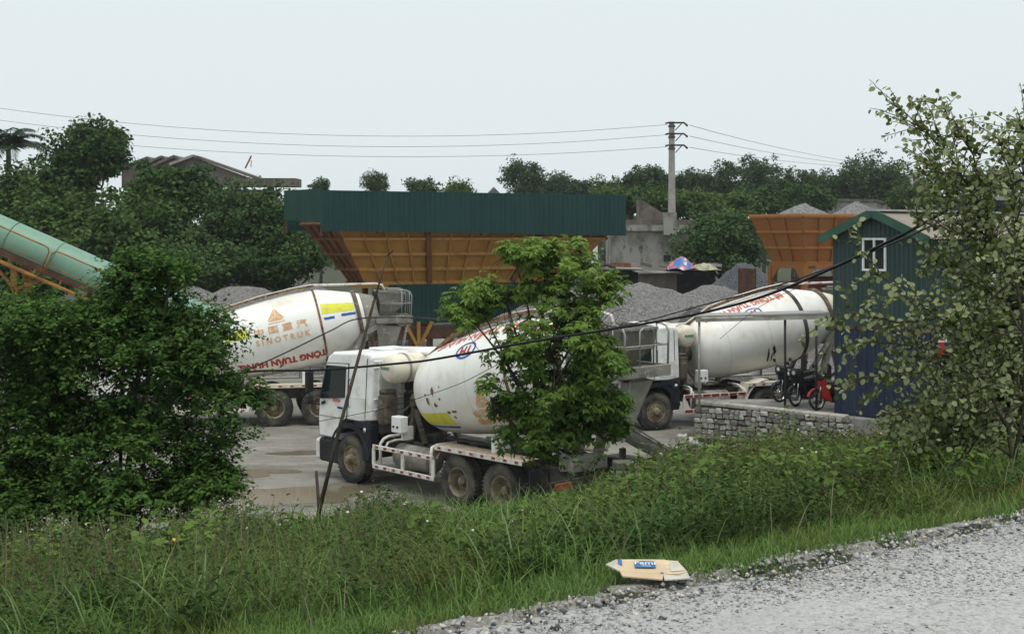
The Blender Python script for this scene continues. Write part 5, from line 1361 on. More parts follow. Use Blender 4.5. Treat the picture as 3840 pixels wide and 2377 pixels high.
mq = P(2338, 1800, 22.0); mp_ = empty('marker_post', (mq.x, mq.y, gz1(mq.x, mq.y) - .05)); tag(mp_, 'short pale concrete marker post with dark cap behind the rear of the near truck', 'post')
hh = mq.z - mp_.location.z + .2
mb = MB(); mb.box((0, 0, hh / 2), (.24, .20, hh), ch=.02); mb.build('shaft', pm('white_post', (.55, .54, .50), [((.3, .29, .26), 5, .45, .65)], rough=.9), mp_)
mb = MB(); mb.box((0, 0, hh + .06), (.36, .30, .13), ch=.02); mb.build('cap', M['darkconc'], mp_)
# ================================================================ trees and shrubs
def rand_unit(n, r):
    v = r.normal(size=(n, 3)); return unit(v)
def sample_ells(ells, n, r, inner=.55, upb=.75):
    """points in a union of ellipsoids (centre, radii), more of them near the skin"""
    vol = np.array([e[1][0] * e[1][1] * e[1][2] for e in ells]) ** .7
    idx = r.choice(len(ells), n, p=vol / vol.sum())
    C = np.array([e[0] for e in ells])[idx]; Rr = np.array([e[1] for e in ells])[idx]
    d = rand_unit(n, r); d[:, 2] = np.where(r.random(n) < upb, np.abs(d[:, 2]), d[:, 2])
    rad = inner + (1 - inner) * r.random(n) ** .7
    return C + d * Rr * rad[:, None], d
def clumped(ells, n_c, per, cr, r, inner=.5, upb=.6, flat=.75):
    cc, dd = sample_ells(ells, n_c, r, inner, upb)
    ci = np.repeat(np.arange(n_c), per); off = rand_unit(n_c * per, r) * (r.random(n_c * per) ** .45)[:, None] * (cr * r.uniform(.5, 1.3, n_c))[ci][:, None]
    off[:, 2] *= flat
    return cc[ci] + off, unit(off / cr + dd[ci] * .55), ci
def limb(mb, a, b_, r0, r1, bow, r, n=6, seg=5):
    a = np.array(a, float); b_ = np.array(b_, float); pts = []
    off = r.normal(0, bow, 3)
    for k in range(seg + 1):
        t = k / seg; pts.append(tuple(a + (b_ - a) * t + off * math.sin(math.pi * t) + np.array((0, 0, bow * .6 * math.sin(math.pi * t)))))
    mb.tube(pts, [r0 + (r1 - r0) * k / seg for k in range(seg + 1)], n)
    return pts
def make_tree(name, label, cat, group, base, ells, mat, seed, n_clump, per, clump_r, leaf, trunk_r, limbs=10, tpl=DIAMOND, flat=.6, up=.55, droop=.1, bark=None, inner=.5, trunk_top=None, wr=.6, upb=.75, shrink=.62):
    """trunk, limbs and a crown of leaf clumps; ells in world coordinates"""
    r = np.random.default_rng(seed); base = np.array(base, float)
    root = empty(name, tuple(base)); tag(root, label, cat, group)
    ells = [(e[0], tuple(max(q_ - clump_r * shrink, q_ * .45) for q_ in e[1])) for e in ells]
    cc, dd = sample_ells(ells, n_clump, r, inner, upb)
    # ragged outline: a few clumps pushed out, some thinned
    cc = cc + dd * (r.random(n_clump) ** 4)[:, None] * clump_r * 1.6
    N = n_clump * per
    ci = np.repeat(np.arange(n_clump), per)
    off = rand_unit(N, r) * (r.random(N) ** .5)[:, None] * clump_r * r.uniform(.55, 1.25, n_clump)[ci][:, None]
    off[:, 2] *= flat
    pos = cc[ci] + off
    outw = unit(off + dd[ci] * clump_r * .5)
    nrm = unit(outw * .55 + np.array((0, 0, up)) + r.normal(0, .42, (N, 3)))
    ax = unit(np.cross(nrm, r.normal(size=(N, 3)))); ax = unit(ax + outw * .5 + np.array((0, 0, -droop)))
    L = leaf * r.uniform(.65, 1.25, N)
    shade = np.clip(r.normal(.5, .22, N) + .25 * (r.random(n_clump)[ci] - .5) , 0, 1)
    me = leaves('crown', pos - base, ax, nrm, L, L * wr, mat, tpl, shade)
    link('crown', me, None, root)
    mb = MB()
    cen = np.mean([e[0] for e in ells], 0); low = min(e[0][2] - e[1][2] * .5 for e in ells)
    tt = np.array(trunk_top) if trunk_top is not None else np.array((cen[0], cen[1], min(low + .3, cen[2])))
    pts = limb(mb, (0, 0, -.15), tt - base, trunk_r, trunk_r * .62, trunk_r * 1.2, r, 9, 6)
    pick = r.choice(n_clump, min(limbs, n_clump), replace=False)
    for i in pick:
        st = np.array(pts[-1 - r.integers(0, 3)]); limb(mb, st, cc[i] - base, trunk_r * .45, trunk_r * .10, trunk_r * 1.6, r, 5, 5)
    mb.build('trunk', bark or M['bark'], root)
    return root

M['leafdark'] = lm('dark_tree_leaf', (0.0161, 0.0414, 0.0115), (0.0805, 0.1495, 0.0368), trans=.2)
M['leafmid'] = lm('mid_tree_leaf', (0.0220, 0.0528, 0.0132), (0.1012, 0.1705, 0.0418), trans=.22)
M['leafsoft'] = lm('soft_tree_leaf', (0.0302, 0.0670, 0.0216), (0.0918, 0.1534, 0.0497), trans=.22)
M['leaffar'] = lm('far_tree_leaf', (0.0264, 0.0572, 0.0198), (0.0770, 0.1265, 0.0440), trans=.2)
M['leafbright'] = lm('bright_tree_leaf', (.045, .092, .020), (.125, .190, .050), trans=.28)
M['leafyoung'] = lm('young_tree_leaf', (0.0381, 0.1030, 0.0157), (0.2464, 0.3640, 0.0784), trans=.36)
M['leafbush'] = lm('shrub_leaf', (0.0156, 0.0480, 0.0108), (0.1104, 0.2064, 0.0432), trans=.3)
M['leafround'] = lm('round_leaf', (.050, .080, .016), (.175, .225, .056), trans=.38, back=(.34, .38, .19))
M['palm'] = lm('palm_leaf', (.028, .050, .030), (.05, .075, .045), trans=.15)

def ellw(x, y, rx, ry, Y, dep=None):
    """ellipsoid from picture centre / radii (2443-wide units) at distance Y"""
    c = Q(x, y, Y); k = Y * K / FOC
    return ((c.x, c.y, c.z), (rx * k, (dep if dep else rx * k), ry * k))
TG = 'dark trees behind the conveyor'
def bigtree(label, ex, Y, seed, mat, n_clump=210, per=58, clump=.85, leaf=.30, **kw):
    ells = [ellw(*e, Y, None) for e in ex]
    c = ells[0][0]
    make_tree('broadleaf_tree', label, 'tree', kw.pop('group', TG), (c[0], c[1], 0), ells, M[mat], seed, n_clump, per, clump, leaf, .22, **kw)
bigtree('tallest dark tree rising to a ragged peak beside the palm', [(215, 405, 92, 92), (235, 345, 62, 62), (150, 440, 70, 60), (300, 372, 34, 24)], 73, 1, 'leafdark', 230, 60, .8)
bigtree('dark spreading tree at the left edge below the palm', [(70, 490, 105, 80), (20, 550, 90, 85)], 71, 2, 'leafmid', 220, 58)
bigtree('dense tree directly above the upper end of the conveyor', [(110, 585, 150, 95), (200, 545, 90, 80)], 66, 3, 'leafmid', 240, 58)
bigtree('round dark tree under the ruined factory gables', [(395, 500, 105, 92), (455, 470, 60, 55)], 69, 4, 'leafdark', 240, 60)
bigtree('dark tree in the middle of the clump, below the round one', [(320, 590, 130, 110), (250, 640, 110, 70)], 63, 5, 'leafmid', 260, 58)
bigtree('soft grey green feathery tree beside the green shield', [(590, 560, 110, 115), (640, 520, 70, 70), (540, 600, 90, 90)], 64, 6, 'leafsoft', 300, 70, .75, leaf=.22)
bigtree('low dark tree behind the gravel pile and the lettered drum', [(470, 640, 140, 80), (400, 660, 90, 60)], 61, 7, 'leafsoft', 230, 60, .8, leaf=.24)
bigtree('dark bushy tree tucked behind the end of the long bin', [(700, 630, 90, 75), (640, 660, 90, 50)], 63, 8, 'leafsoft', 200, 60, .75, leaf=.22)
bigtree('small dark tree at the far left edge behind the conveyor', [(0, 650, 90, 70), (90, 680, 100, 50)], 60, 9, 'leafdark', 170, 58)
# stub branches with big leaves poking over the skyline belong to a papaya-like plant
def palm_tree(label, x, y, Y, fr, seed, nf=13, height=None):
    r = np.random.default_rng(seed); top = Q(x, y, Y); base = np.array((top.x, top.y, 0.0))
    root = empty('palm_tree', tuple(base)); tag(root, label, 'palm')
    mb = MB(); mb.tube([(0, 0, -.1), (.05, 0, top.z * .5), (0, 0, top.z)], [.20, .16, .14], 8); mb.build('trunk', M['bark'], root)
    for k in range(nf):
        a = 2 * math.pi * k / nf + r.uniform(-.2, .2); el = r.uniform(.25, 1.45); mid = MB(); n = 12; pts = []
        for j in range(n + 1):
            t = j / n; rr = fr * t * math.cos(el * (1 - .3 * t)); z = fr * (t * math.sin(el) - .62 * t * t)
            pts.append(np.array((math.cos(a) * rr, math.sin(a) * rr, top.z + z)))
        mid.tube([tuple(p_) for p_ in pts], [.035 - .025 * j / n for j in range(n + 1)], 4)
        P_, A_, N_, L_ = [], [], [], []
        for j in range(2, n + 1):
            for sub in range(4):
                q_ = pts[j - 1] + (pts[j] - pts[j - 1]) * (sub / 4); d = unit((pts[j] - pts[j - 1])[None])[0]; sd = unit(np.cross(d, (0, 0, 1.0))[None])[0]
                for s_ in (-1, 1):
                    P_.append(q_); A_.append(sd * s_ * .8 + d * .6 + np.array((0, 0, -.45)) + r.normal(0, .08, 3)); N_.append(np.array((0, 0, 1.0)) + r.normal(0, .2, 3)); L_.append(fr * .30 * (1.1 - .6 * j / n) * r.uniform(.8, 1.1))
        fo = mid.build('frond', M['palm'], root)
        link('leaflets', leaves('leaflets', np.array(P_), np.array(A_), np.array(N_), np.array(L_), np.array(L_) * .13, M['palm']), None, fo)
palm_tree('coconut palm with drooping fronds at the left edge of the skyline', 20, 352, 74, 2.9, 3, 20)

FG = 'far trees along the skyline'
def fartree(label, ex, Y, seed, mat='leaffar', n_clump=90, per=40, clump=1.0, leaf=.5, trunk=.2, **kw):
    ells = [ellw(*e, Y, None) for e in ex]; c = ells[0][0]
    make_tree('skyline_tree', label, 'tree', FG, (c[0], c[1], 0), ells, M[mat], seed, n_clump, per, clump, leaf, trunk, limbs=kw.pop('limbs', 8), upb=.3, flat=.85, shrink=.15, **kw)
fartree('tall open crowned far tree standing above the green shield', [(1245, 424, 44, 34), (1262, 440, 32, 28), (1222, 416, 22, 16)], 150, 31, n_clump=110, clump=.75, leaf=.34)
fartree('round dark far tree next to the tall open crowned one', [(1330, 447, 32, 26), (1352, 452, 24, 18)], 160, 32, clump=.8, leaf=.36)
fartree('small pointed far tree left of a tiny house roof', [(1388, 455, 24, 18)], 160, 33, n_clump=60, clump=.8, leaf=.36)
fartree('low round far tree above the middle of the green shield', [(1002, 452, 26, 16), (1015, 460, 20, 16)], 140, 34, n_clump=70, clump=.7, leaf=.32)
fartree('fuzzy fine leaved far tree above the left half of the green shield', [(893, 436, 26, 22), (900, 448, 26, 16)], 120, 44, n_clump=110, per=46, clump=.45, leaf=.16)
fartree('flat yellowish far tree above the green shield', [(1092, 456, 26, 12)], 140, 35, 'leafbright', n_clump=60, clump=.7, leaf=.32)
fartree('tiny far tree near the left end of the green shield', [(765, 446, 14, 9)], 150, 36, n_clump=40, clump=.6, leaf=.3)
fartree('feathery far tree left of the power pole', [(1548, 432, 48, 30), (1512, 440, 24, 18), (1568, 418, 22, 18)], 135, 37, n_clump=120, clump=.65, leaf=.3)
fartree('thin far tree just right of the power pole', [(1655, 438, 42, 24), (1628, 430, 18, 16)], 140, 38, n_clump=80, clump=.6, leaf=.28)
fartree('tall loose far tree with open branches above the second bin', [(1770, 425, 62, 38), (1725, 405, 22, 20), (1820, 420, 44, 34)], 140, 39, n_clump=170, clump=.65, leaf=.3)
fartree('gappy far tree to the right of the tall loose one', [(1890, 440, 55, 32), (1940, 436, 40, 26)], 145, 40, n_clump=110, clump=.6, leaf=.3)
fartree('big domed far tree behind the long grey building', [(2085, 435, 78, 50), (2040, 450, 50, 36), (2120, 450, 55, 45)], 145, 41, n_clump=230, per=50, clump=.9, leaf=.36)
fartree('low far tree behind the thin twin poles', [(2210, 455, 60, 30), (2290, 450, 60, 30)], 160, 42, n_clump=110)
fartree('far tree at the right edge behind the shrub', [(2390, 455, 80, 40)], 160, 43, n_clump=110)
HG = 'dense trees below the skyline'
for i, (x, y, rx, ry, Y, mt, lb) in enumerate(((1500, 478, 60, 26, 112, 'leafdark', 'dense low tree at the right end of the green shield'), (1575, 488, 60, 34, 108, 'leafmid', 'dense low tree behind the foot of the power pole'),
        (1665, 488, 55, 32, 106, 'leafbright', 'yellow green low tree just right of the power pole'), (1735, 492, 60, 30, 110, 'leafmid', 'dense low tree behind the round green one'), (1820, 478, 70, 34, 118, 'leafdark', 'dark low tree above the gravel in the second bin'),
        (1910, 474, 60, 30, 118, 'leafdark', 'dark low tree left of the long grey building'), (1990, 462, 55, 26, 150, 'leafmid', 'mid green low tree behind the long grey building'), (2165, 482, 50, 36, 118, 'leafmid', 'bushy low tree between the grey building and the thin poles'),
        (2205, 490, 42, 24, 116, 'leafbright', 'light green bush at the foot of the thin poles'), (1450, 470, 40, 20, 125, 'leafbright', 'light low tree peeping over the end of the shield'))):
    e = ellw(x, y, rx, ry, Y); make_tree('broadleaf_tree', lb, 'tree', HG, (e[0][0], e[0][1], 0), [e, ((e[0][0] + e[1][0] * .4, e[0][1], e[0][2] - e[1][2] * .6), e[1])], M[mt], 60 + i, 130, 46, .75, .34, .2, limbs=6)
for i, (x, y, rx, ry, Y, mt, lb) in enumerate(((1470, 462, 60, 22, 150, 'leaffar', 'far low tree merging with the skyline beside the shield end'), (1605, 458, 60, 26, 150, 'leaffar', 'far low tree behind the shaft of the power pole'), (1700, 455, 60, 28, 155, 'leaffar', 'far low tree under the thin tree by the pole'), (1850, 458, 70, 28, 155, 'leaffar', 'far low tree under the gappy one'),
        (1960, 456, 60, 28, 155, 'leaffar', 'far low tree left of the big domed one'), (2150, 458, 70, 28, 155, 'leafmid', 'far low tree right of the big domed one'), (1280, 462, 60, 14, 165, 'leaffar', 'low far growth under the tall open crowned tree'), (1400, 464, 50, 12, 165, 'leaffar', 'low far growth near the tiny house roof'))):
    e = ellw(x, y, rx, ry, Y); make_tree('skyline_tree', lb, 'tree', FG, (e[0][0], e[0][1], 0), [e, ((e[0][0] + e[1][0] * .5, e[0][1], e[0][2] - e[1][2] * .7), e[1])], M[mt], 160 + i, 120, 42, .9, .40, .2, limbs=5, shrink=.2, flat=.8)
e = [ellw(1730, 570, 80, 72, 72), ellw(1690, 610, 75, 60, 71), ellw(1775, 600, 55, 55, 71)]
make_tree('broadleaf_tree', 'round light green tree between the block building and the second bin', 'tree', HG, (e[0][0][0], 72, 0), e, M['leafsoft'], 90, 260, 62, .7, .22, .2)
# the wood that closes the horizon all round
r = np.random.default_rng(11); P_, S_ = [], []
n = 26000; az = r.uniform(-2.0, 2.0, n); dist = r.uniform(235, 262, n)
hgt = 7.5 + 2.2 * np.sin(az * 31) + 1.6 * np.sin(az * 77 + 1) + 1.0 * np.sin(az * 171 + 2)
z = hgt * r.random(n) ** .6
pos = np.stack([np.sin(az) * dist, np.cos(az) * dist, z], -1)
nr = unit(np.stack([-np.sin(az), -np.cos(az), np.full(n, .5)], -1) + r.normal(0, .5, (n, 3)))
me = leaves('treeline', pos, np.cross(nr, r.normal(size=(n, 3))), nr, r.uniform(1.2, 2.4, n), r.uniform(.9, 1.8, n), M['leaffar'])
tag(link('treeline', me), 'distant wood closing off the horizon', 'treeline', kind='stuff')

# ---------------------------------------------------------------- the big shrub on the left
def shrub_spray(name, label, cat, base, ells, mat, seed, n_tw, lpt, tw_len, leaf, wr, trunks=5, trunk_r=.03, inner=.6, tpl=DIAMOND, droop=.35):
    """leafy twigs: each twig arches outward and carries alternating leaves"""
    r = np.random.default_rng(seed); base = np.array(base, float)
    root = empty(name, tuple(base)); tag(root, label, cat)
    ells = [(e[0], tuple(max(q_ - .13, q_ * .5) for q_ in e[1])) for e in ells]
    cc, dd, tci = clumped(ells, n_tw // 26, 26, .28, r, inner, .6); n_tw = len(cc)
    tdir = unit(dd * np.array((1, 1, .6)) + r.normal(0, .35, (n_tw, 3)) + np.array((0, 0, .15)))
    tl = tw_len * r.uniform(.5, 1.35, n_tw) * np.where(r.random(n_tw) < .06, 2.0, 1.0)
    ti = np.repeat(np.arange(n_tw), lpt); t = np.tile((np.arange(lpt) + .5) / lpt, n_tw); N = len(ti)
    pos = cc[ti] + tdir[ti] * (t * tl[ti])[:, None]; pos[:, 2] -= droop * (t ** 2) * tl[ti]
    side = unit(np.cross(tdir[ti], np.array((0, 0, 1.0)) + r.normal(0, .3, (N, 3)))) * np.where(np.tile(np.arange(lpt) % 2, n_tw) == 0, 1, -1)[:, None]
    ax = unit(side * .8 + tdir[ti] * .6 + np.array((0, 0, -.25)) + r.normal(0, .25, (N, 3)))
    nrm = unit(np.array((0, 0, 1.0)) + dd[ti] * .5 + r.normal(0, .35, (N, 3)))
    pos += r.normal(0, leaf * .25, (N, 3))
    L = leaf * r.uniform(.4, 1.3, N) * (1.1 - .45 * t)
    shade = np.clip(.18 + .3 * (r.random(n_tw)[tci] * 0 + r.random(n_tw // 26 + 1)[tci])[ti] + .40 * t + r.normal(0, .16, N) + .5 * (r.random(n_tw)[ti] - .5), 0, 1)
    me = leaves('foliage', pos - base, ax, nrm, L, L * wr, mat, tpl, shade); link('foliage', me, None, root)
    mb = MB()
    for k in range(trunks):
        e = ells[k % len(ells)]; limb(mb, r.normal(0, .12, 3) * (1, 1, 0), np.array(e[0]) - base, trunk_r, trunk_r * .4, .12, r, 6, 6)
    for i in r.choice(n_tw, min(160, n_tw), replace=False):
        e = min(ells, key=lambda q: np.linalg.norm(np.array(q[0]) - cc[i])); limb(mb, np.array(e[0]) - base, cc[i] + tdir[i] * tl[i] * .8 - base, trunk_r * .3, .004, .06, r, 4, 4)
    mb.build('stems', M['bark'], root)
    return root
Yb = 15.0
eb = [ellw(290, 900, 270, 200, Yb, 1.0), ellw(345, 690, 95, 92, Yb, .6), ellw(412, 655, 36, 46, Yb - .2, .35), ellw(290, 770, 160, 95, Yb, .7), ellw(120, 810, 140, 95, Yb - .3, .8), ellw(30, 740, 60, 45, Yb, .6), ellw(485, 830, 80, 105, Yb, .7), ellw(575, 960, 70, 70, Yb - .2, .55), ellw(520, 1070, 90, 80, Yb - .3, .6), ellw(250, 1100, 260, 150, Yb - .3, 1.0), ellw(150, 1200, 190, 90, Yb - .6, .8), ellw(380, 1200, 150, 90, Yb - .6, .8), ellw(500, 1160, 90, 60, Yb - .5, .6), ellw(20, 980, 140, 180, Yb, .9), ellw(0, 1190, 130, 90, Yb - .5, .8), ellw(-30, 1230, 160, 60, Yb - .8, .7)]
bx_, by_ = Q(270, 1300, Yb).x, Yb
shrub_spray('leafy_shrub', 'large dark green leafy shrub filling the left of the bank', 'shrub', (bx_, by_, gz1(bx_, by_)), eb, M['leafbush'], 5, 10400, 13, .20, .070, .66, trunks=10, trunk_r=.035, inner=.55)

# ---------------------------------------------------------------- the young tree in the middle
Yt = 19.0
et = [ellw(1325, 865, 155, 155, Yt, .75), ellw(1300, 1030, 130, 70, Yt, .55), ellw(1400, 990, 95, 90, Yt, .5), ellw(1340, 750, 110, 75, Yt, .5), ellw(1210, 715, 85, 62, Yt, .4), ellw(1410, 690, 75, 60, Yt, .4), ellw(1300, 650, 100, 75, Yt, .5), ellw(1225, 610, 45, 40, Yt, .3), ellw(1385, 600, 28, 42, Yt, .25), ellw(1140, 720, 62, 50, Yt, .4), ellw(1110, 745, 42, 32, Yt, .3), ellw(1430, 900, 80, 110, Yt, .5), ellw(1450, 690, 42, 38, Yt - .1, .3), ellw(1180, 960, 62, 55, Yt - .2, .45), ellw(1280, 990, 110, 80, Yt, .5), ellw(1475, 1000, 45, 70, Yt, .35), ellw(1410, 760, 70, 60, Yt, .35)]
bx_ = Q(1300, 1180, Yt).x; r = np.random.default_rng(21); base = np.array((bx_, Yt, gz1(bx_, Yt)))
root = empty('young_tree', tuple(base)); tag(root, 'small bright green tree with drooping leaf whorls in front of the near truck', 'tree')
cc, dd, wci = clumped(et, 240, 26, .25, r, .45, .5); nw = len(cc)
keep = ~((cc[:, 0] > Q(1425, 0, Yt).x) & (cc[:, 2] > Q(0, 800, Yt).z) & (cc[:, 2] < Q(0, 725, Yt).z)); cc, dd, wci = cc[keep], dd[keep], wci[keep]; nw = len(cc)
lpw = 9; ti = np.repeat(np.arange(nw), lpw); N = nw * lpw
phi = np.tile(np.arange(lpw) / lpw * 2 * np.pi, nw) + r.uniform(0, 6.28, nw)[ti] + r.normal(0, .2, N)
tilt = unit((dd + r.normal(0, .35, (nw, 3)))[ti] * .75 + np.array((0, 0, .8)) + r.normal(0, .15, (N, 3)))
hor = np.stack([np.cos(phi), np.sin(phi), np.zeros(N)], -1)
ax = unit(hor - tilt * (hor * tilt).sum(1, keepdims=True) + np.array((0, 0, -.45)) + tilt * .1)
nrm = unit(tilt + hor * .35)
L = r.uniform(.045, .12, N) * r.uniform(.75, 1.15, nw)[ti]
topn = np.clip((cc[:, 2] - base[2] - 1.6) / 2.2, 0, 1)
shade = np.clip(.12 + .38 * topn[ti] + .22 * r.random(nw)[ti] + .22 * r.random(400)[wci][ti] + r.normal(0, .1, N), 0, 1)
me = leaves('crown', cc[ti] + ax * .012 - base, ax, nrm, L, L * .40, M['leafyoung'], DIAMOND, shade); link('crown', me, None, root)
mb = MB(); fork = np.array(Q(1290, 1060, Yt)); up2 = np.array(Q(1275, 900, Yt))
mb.tube([(0, 0, -.2), tuple((fork - base) * .5 + np.array((.03, 0, 0))), tuple(fork - base), tuple(up2 - base), tuple(np.array(Q(1300, 700, Yt)) - base)], [.058, .050, .042, .028, .012], 9)
for e in et[1:]:
    st = (fork, up2, (fork + up2) / 2)[r.integers(0, 3)]; limb(mb, st - base, np.array(e[0]) - base, .026, .009, .10, r, 6, 6)
for i in r.choice(nw, 240, replace=False):
    e = min(et, key=lambda q: np.linalg.norm(np.array(q[0]) - cc[i])); limb(mb, np.array(e[0]) - base, cc[i] - base, .008, .004, .05, r, 4, 4)
sp = np.array(Q(1420, 790, Yt))
for (x, y) in ((1455, 740), (1475, 755), (1490, 735), (1440, 735), (1460, 770)): limb(mb, sp - base, np.array(Q(x, y, Yt)) - base, .009, .004, .04, r, 4, 4)
mb.build('trunk', M['bark'], root)

# ---------------------------------------------------------------- low thicket under the tall shrub
Yk = 11.6; M['leafthick'] = lm('thicket_leaf', (.028, .048, .011), (.115, .155, .040), trans=.3, back=(.16, .19, .085))
ek = [ellw(2330, 1040, 140, 85, Yk, .6), ellw(2410, 930, 90, 110, Yk, .5), ellw(2220, 1060, 80, 55, Yk, .5), ellw(2440, 800, 60, 100, Yk, .4), ellw(2460, 640, 50, 90, Yk, .35)]
bx_ = Q(2350, 1100, Yk).x
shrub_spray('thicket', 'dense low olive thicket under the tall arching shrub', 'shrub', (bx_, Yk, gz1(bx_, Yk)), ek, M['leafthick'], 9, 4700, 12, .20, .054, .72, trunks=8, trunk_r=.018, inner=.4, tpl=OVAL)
# ---------------------------------------------------------------- round-leaved shrub on the right, close to the road
Yj = 9.4; r = np.random.default_rng(33)
bx_ = P(3800, 1700, Yj).x; base = np.array((bx_, Yj, gz1(bx_, Yj)))
root = empty('round_leaved_shrub', tuple(base)); tag(root, 'tall arching shrub with pale round leaves at the right edge', 'shrub')
stems = [[(3800, 1720), (3783, 1629), (3735, 1523), (3682, 1401), (3651, 1311), (3660, 1180), (3700, 1000), (3720, 860), (3680, 700), (3635, 546), (3560, 440), (3478, 372)],
         [(3720, 860), (3640, 720), (3575, 600), (3500, 520), (3430, 460), (3326, 374)],
         [(3682, 1401), (3560, 1395), (3450, 1400), (3340, 1390), (3220, 1430), (3140, 1450)],
         [(3651, 1311), (3600, 1230), (3520, 1190), (3430, 1130), (3330, 1050), (3240, 960), (3190, 900)],
         [(3520, 1190), (3400, 1210), (3280, 1190), (3160, 1170), (3100, 1200)],
         [(3800, 1720), (3850, 1500), (3840, 1250), (3800, 1000), (3810, 800), (3790, 620), (3740, 520)],
         [(3840, 1250), (3760, 1120), (3660, 1060), (3580, 1010), (3500, 960)],
         [(3800, 1000), (3740, 900), (3690, 800), (3600, 730), (3520, 640), (3440, 590)],
         [(3850, 1500), (3740, 1440), (3620, 1480), (3520, 1500), (3400, 1560), (3330, 1600)],
         [(3735, 1523), (3640, 1560), (3520, 1620), (3440, 1680), (3380, 1720)],
         [(3810, 800), (3860, 620), (3850, 520), (3832, 470)],
         [(3800, 1720), (3700, 1650), (3600, 1600), (3480, 1560), (3350, 1520)], [(3850, 1500), (3800, 1380), (3740, 1300), (3690, 1230)], [(3850, 1500), (3700, 1600), (3560, 1680), (3450, 1760)], [(3840, 1250), (3720, 1250), (3620, 1330), (3500, 1340)],
         [(3850, 1640), (3780, 1560), (3700, 1540), (3610, 1440)], [(3860, 1100), (3760, 1000), (3700, 920), (3560, 860), (3440, 830)],
         [(3560, 1395), (3460, 1300), (3360, 1290), (3260, 1270), (3180, 1320)]]
mb = MB(); LP, LA, LN, LS, LR = [], [], [], [], []
def put_leaves(pts, step, dens=1.0):
    pts = np.array(pts)
    for i in range(len(pts) - 1):
        d = pts[i + 1] - pts[i]; l = np.linalg.norm(d); d = d / l
        m_ = max(1, int(l / step * dens))
        for k in range(m_):
            if r.random() < .12: continue
            q_ = pts[i] + d * l * (k + r.random()) / m_; sd = unit(np.cross(d, r.normal(size=3))[None])[0]
            LP.append(q_ + sd * .008); LA.append(sd * .8 + d * .35 + np.array((0, 0, r.uniform(-.5, .25)))); LN.append(r.normal(0, .75, 3) + np.array((0, -.25, .55))); LS.append(.022 + .032 * r.random() ** .8); LR.append(np.clip(r.normal(.5, .28), 0, 1))
for si, st in enumerate(stems):
    dy = r.uniform(-.45, .45); n = len(st)
    pts = [np.array(P(x, y, Yj + dy * min(1, k / 3.0) + r.normal(0, .04))) for k, (x, y) in enumerate(st)]
    fine = []
    for i in range(n - 1):
        for k in range(4): fine.append(pts[i] + (pts[i + 1] - pts[i]) * k / 4 + r.normal(0, .006, 3))
    fine.append(pts[-1]); r0 = .016 if si in (0, 5) else .010
    mb.tube([tuple(q_ - base) for q_ in fine], [r0 + (.0035 - r0) * (k / (len(fine) - 1)) ** .8 for k in range(len(fine))], 6)
    put_leaves(fine[len(fine) // 4 if si in (0, 5) else 2:], .030)
    for k in range(3, len(fine)):
        if si in (0, 5) and k < 12: continue
        for _ in range(1 if fine[k][0] < P(3350, 0, Yj).x else 2 if fine[k][0] < P(3560, 0, Yj).x else 4):
            d = fine[k] - fine[k - 1]; d = d / np.linalg.norm(d); a = unit((d * .55 + r.normal(0, .62, 3) + np.array((-.12, 0, .08)))[None])[0]
            ln = r.uniform(.14, .46) * (1.0 if k < len(fine) * .8 else .55); tw = [fine[k]]
            for j in range(1, 6): tw.append(fine[k] + a * ln * j / 5 + np.array((0, 0, -.10 * ln * (j / 5) ** 2)) + r.normal(0, .004, 3))
            mb.tube([tuple(q_ - base) for q_ in tw], [.005, .0045, .004, .0035, .003, .002], 4); put_leaves(tw, .021)
LP, LA, LN, LS, LR = map(np.array, (LP, LA, LN, LS, LR))
me = leaves('foliage', LP - base, LA, LN, LS, LS * .82, M['leafround'], OVAL, LR); link('foliage', me, None, root)
mb.build('stems', M['bark'], root)
# ================================================================ grass, weeds and flowers on the bank
SIL = np.array([(-400, 1265), (0, 1240), (200, 1232), (400, 1235), (560, 1185), (620, 1215), (690, 1255), (790, 1245), (840, 1185), (900, 1165), (960, 1175), (1000, 1205), (1060, 1240), (1150, 1240), (1250, 1212), (1400, 1185), (1480, 1150), (1560, 1085), (1660, 1045), (1800, 1035), (2000, 1025), (2100, 1030), (2250, 1065), (2443, 1090), (2900, 1090)], float)
def hmax(x, y):
    """how tall plants grow here: low where the yard shows over them, tall on the right"""
    sx_ = (x / y * FOC + HX) / K
    ys = np.interp(sx_, SIL[:, 0], SIL[:, 1])
    return CAMZ - (ys * K - HY) / FOC * y - gz(x, y)
def patchy(x, y, s=1.0, ph=0.0):
    v = np.sin(x * 1.9 * s + ph) * np.cos(y * 1.6 * s + 2 * ph) + .7 * np.sin(x * 4.3 * s - y * 2.2 * s + ph) + .5 * np.sin(x * 8.1 * s + y * 6.3 * s + 3 * ph)
    return np.clip(.5 + .30 * v, 0, 1)
def scatter(n, ymin, ymax, pmin, pmax, r, power=1.6, margin=.12):
    """points on the bank within (a little more than) the view"""
    out = np.zeros((0, 2)); 
    while len(out) < n:
        m_ = n * 2
        y = ymin + (ymax - ymin) * r.random(m_) ** power; x = r.uniform(-.39 - margin, .39 + margin, m_) * y
        p = pdist(x, y); k = (p > pmin) & (p < pmax) & (hmax(x, y) > .05); out = np.concatenate([out, np.stack([x[k], y[k]], -1)])
    return out[:n]
M['grass'] = lm('grass_blade', (0.0519, 0.1086, 0.0212), (0.1947, 0.3009, 0.0850), trans=.34, patch=((.150, .175, .042), .9, .50, .66))
M['straw'] = lm('dry_grass', (.16, .14, .075), (.30, .27, .17), trans=.2)
M['weed'] = lm('weed_leaf', (0.0312, 0.0624, 0.0156), (0.1104, 0.1704, 0.0480), trans=.27, patch=((.075, .085, .024), .7, .50, .66))
M['weedbright'] = lm('bright_weed_leaf', (.060, .115, .020), (.165, .245, .055), trans=.32)
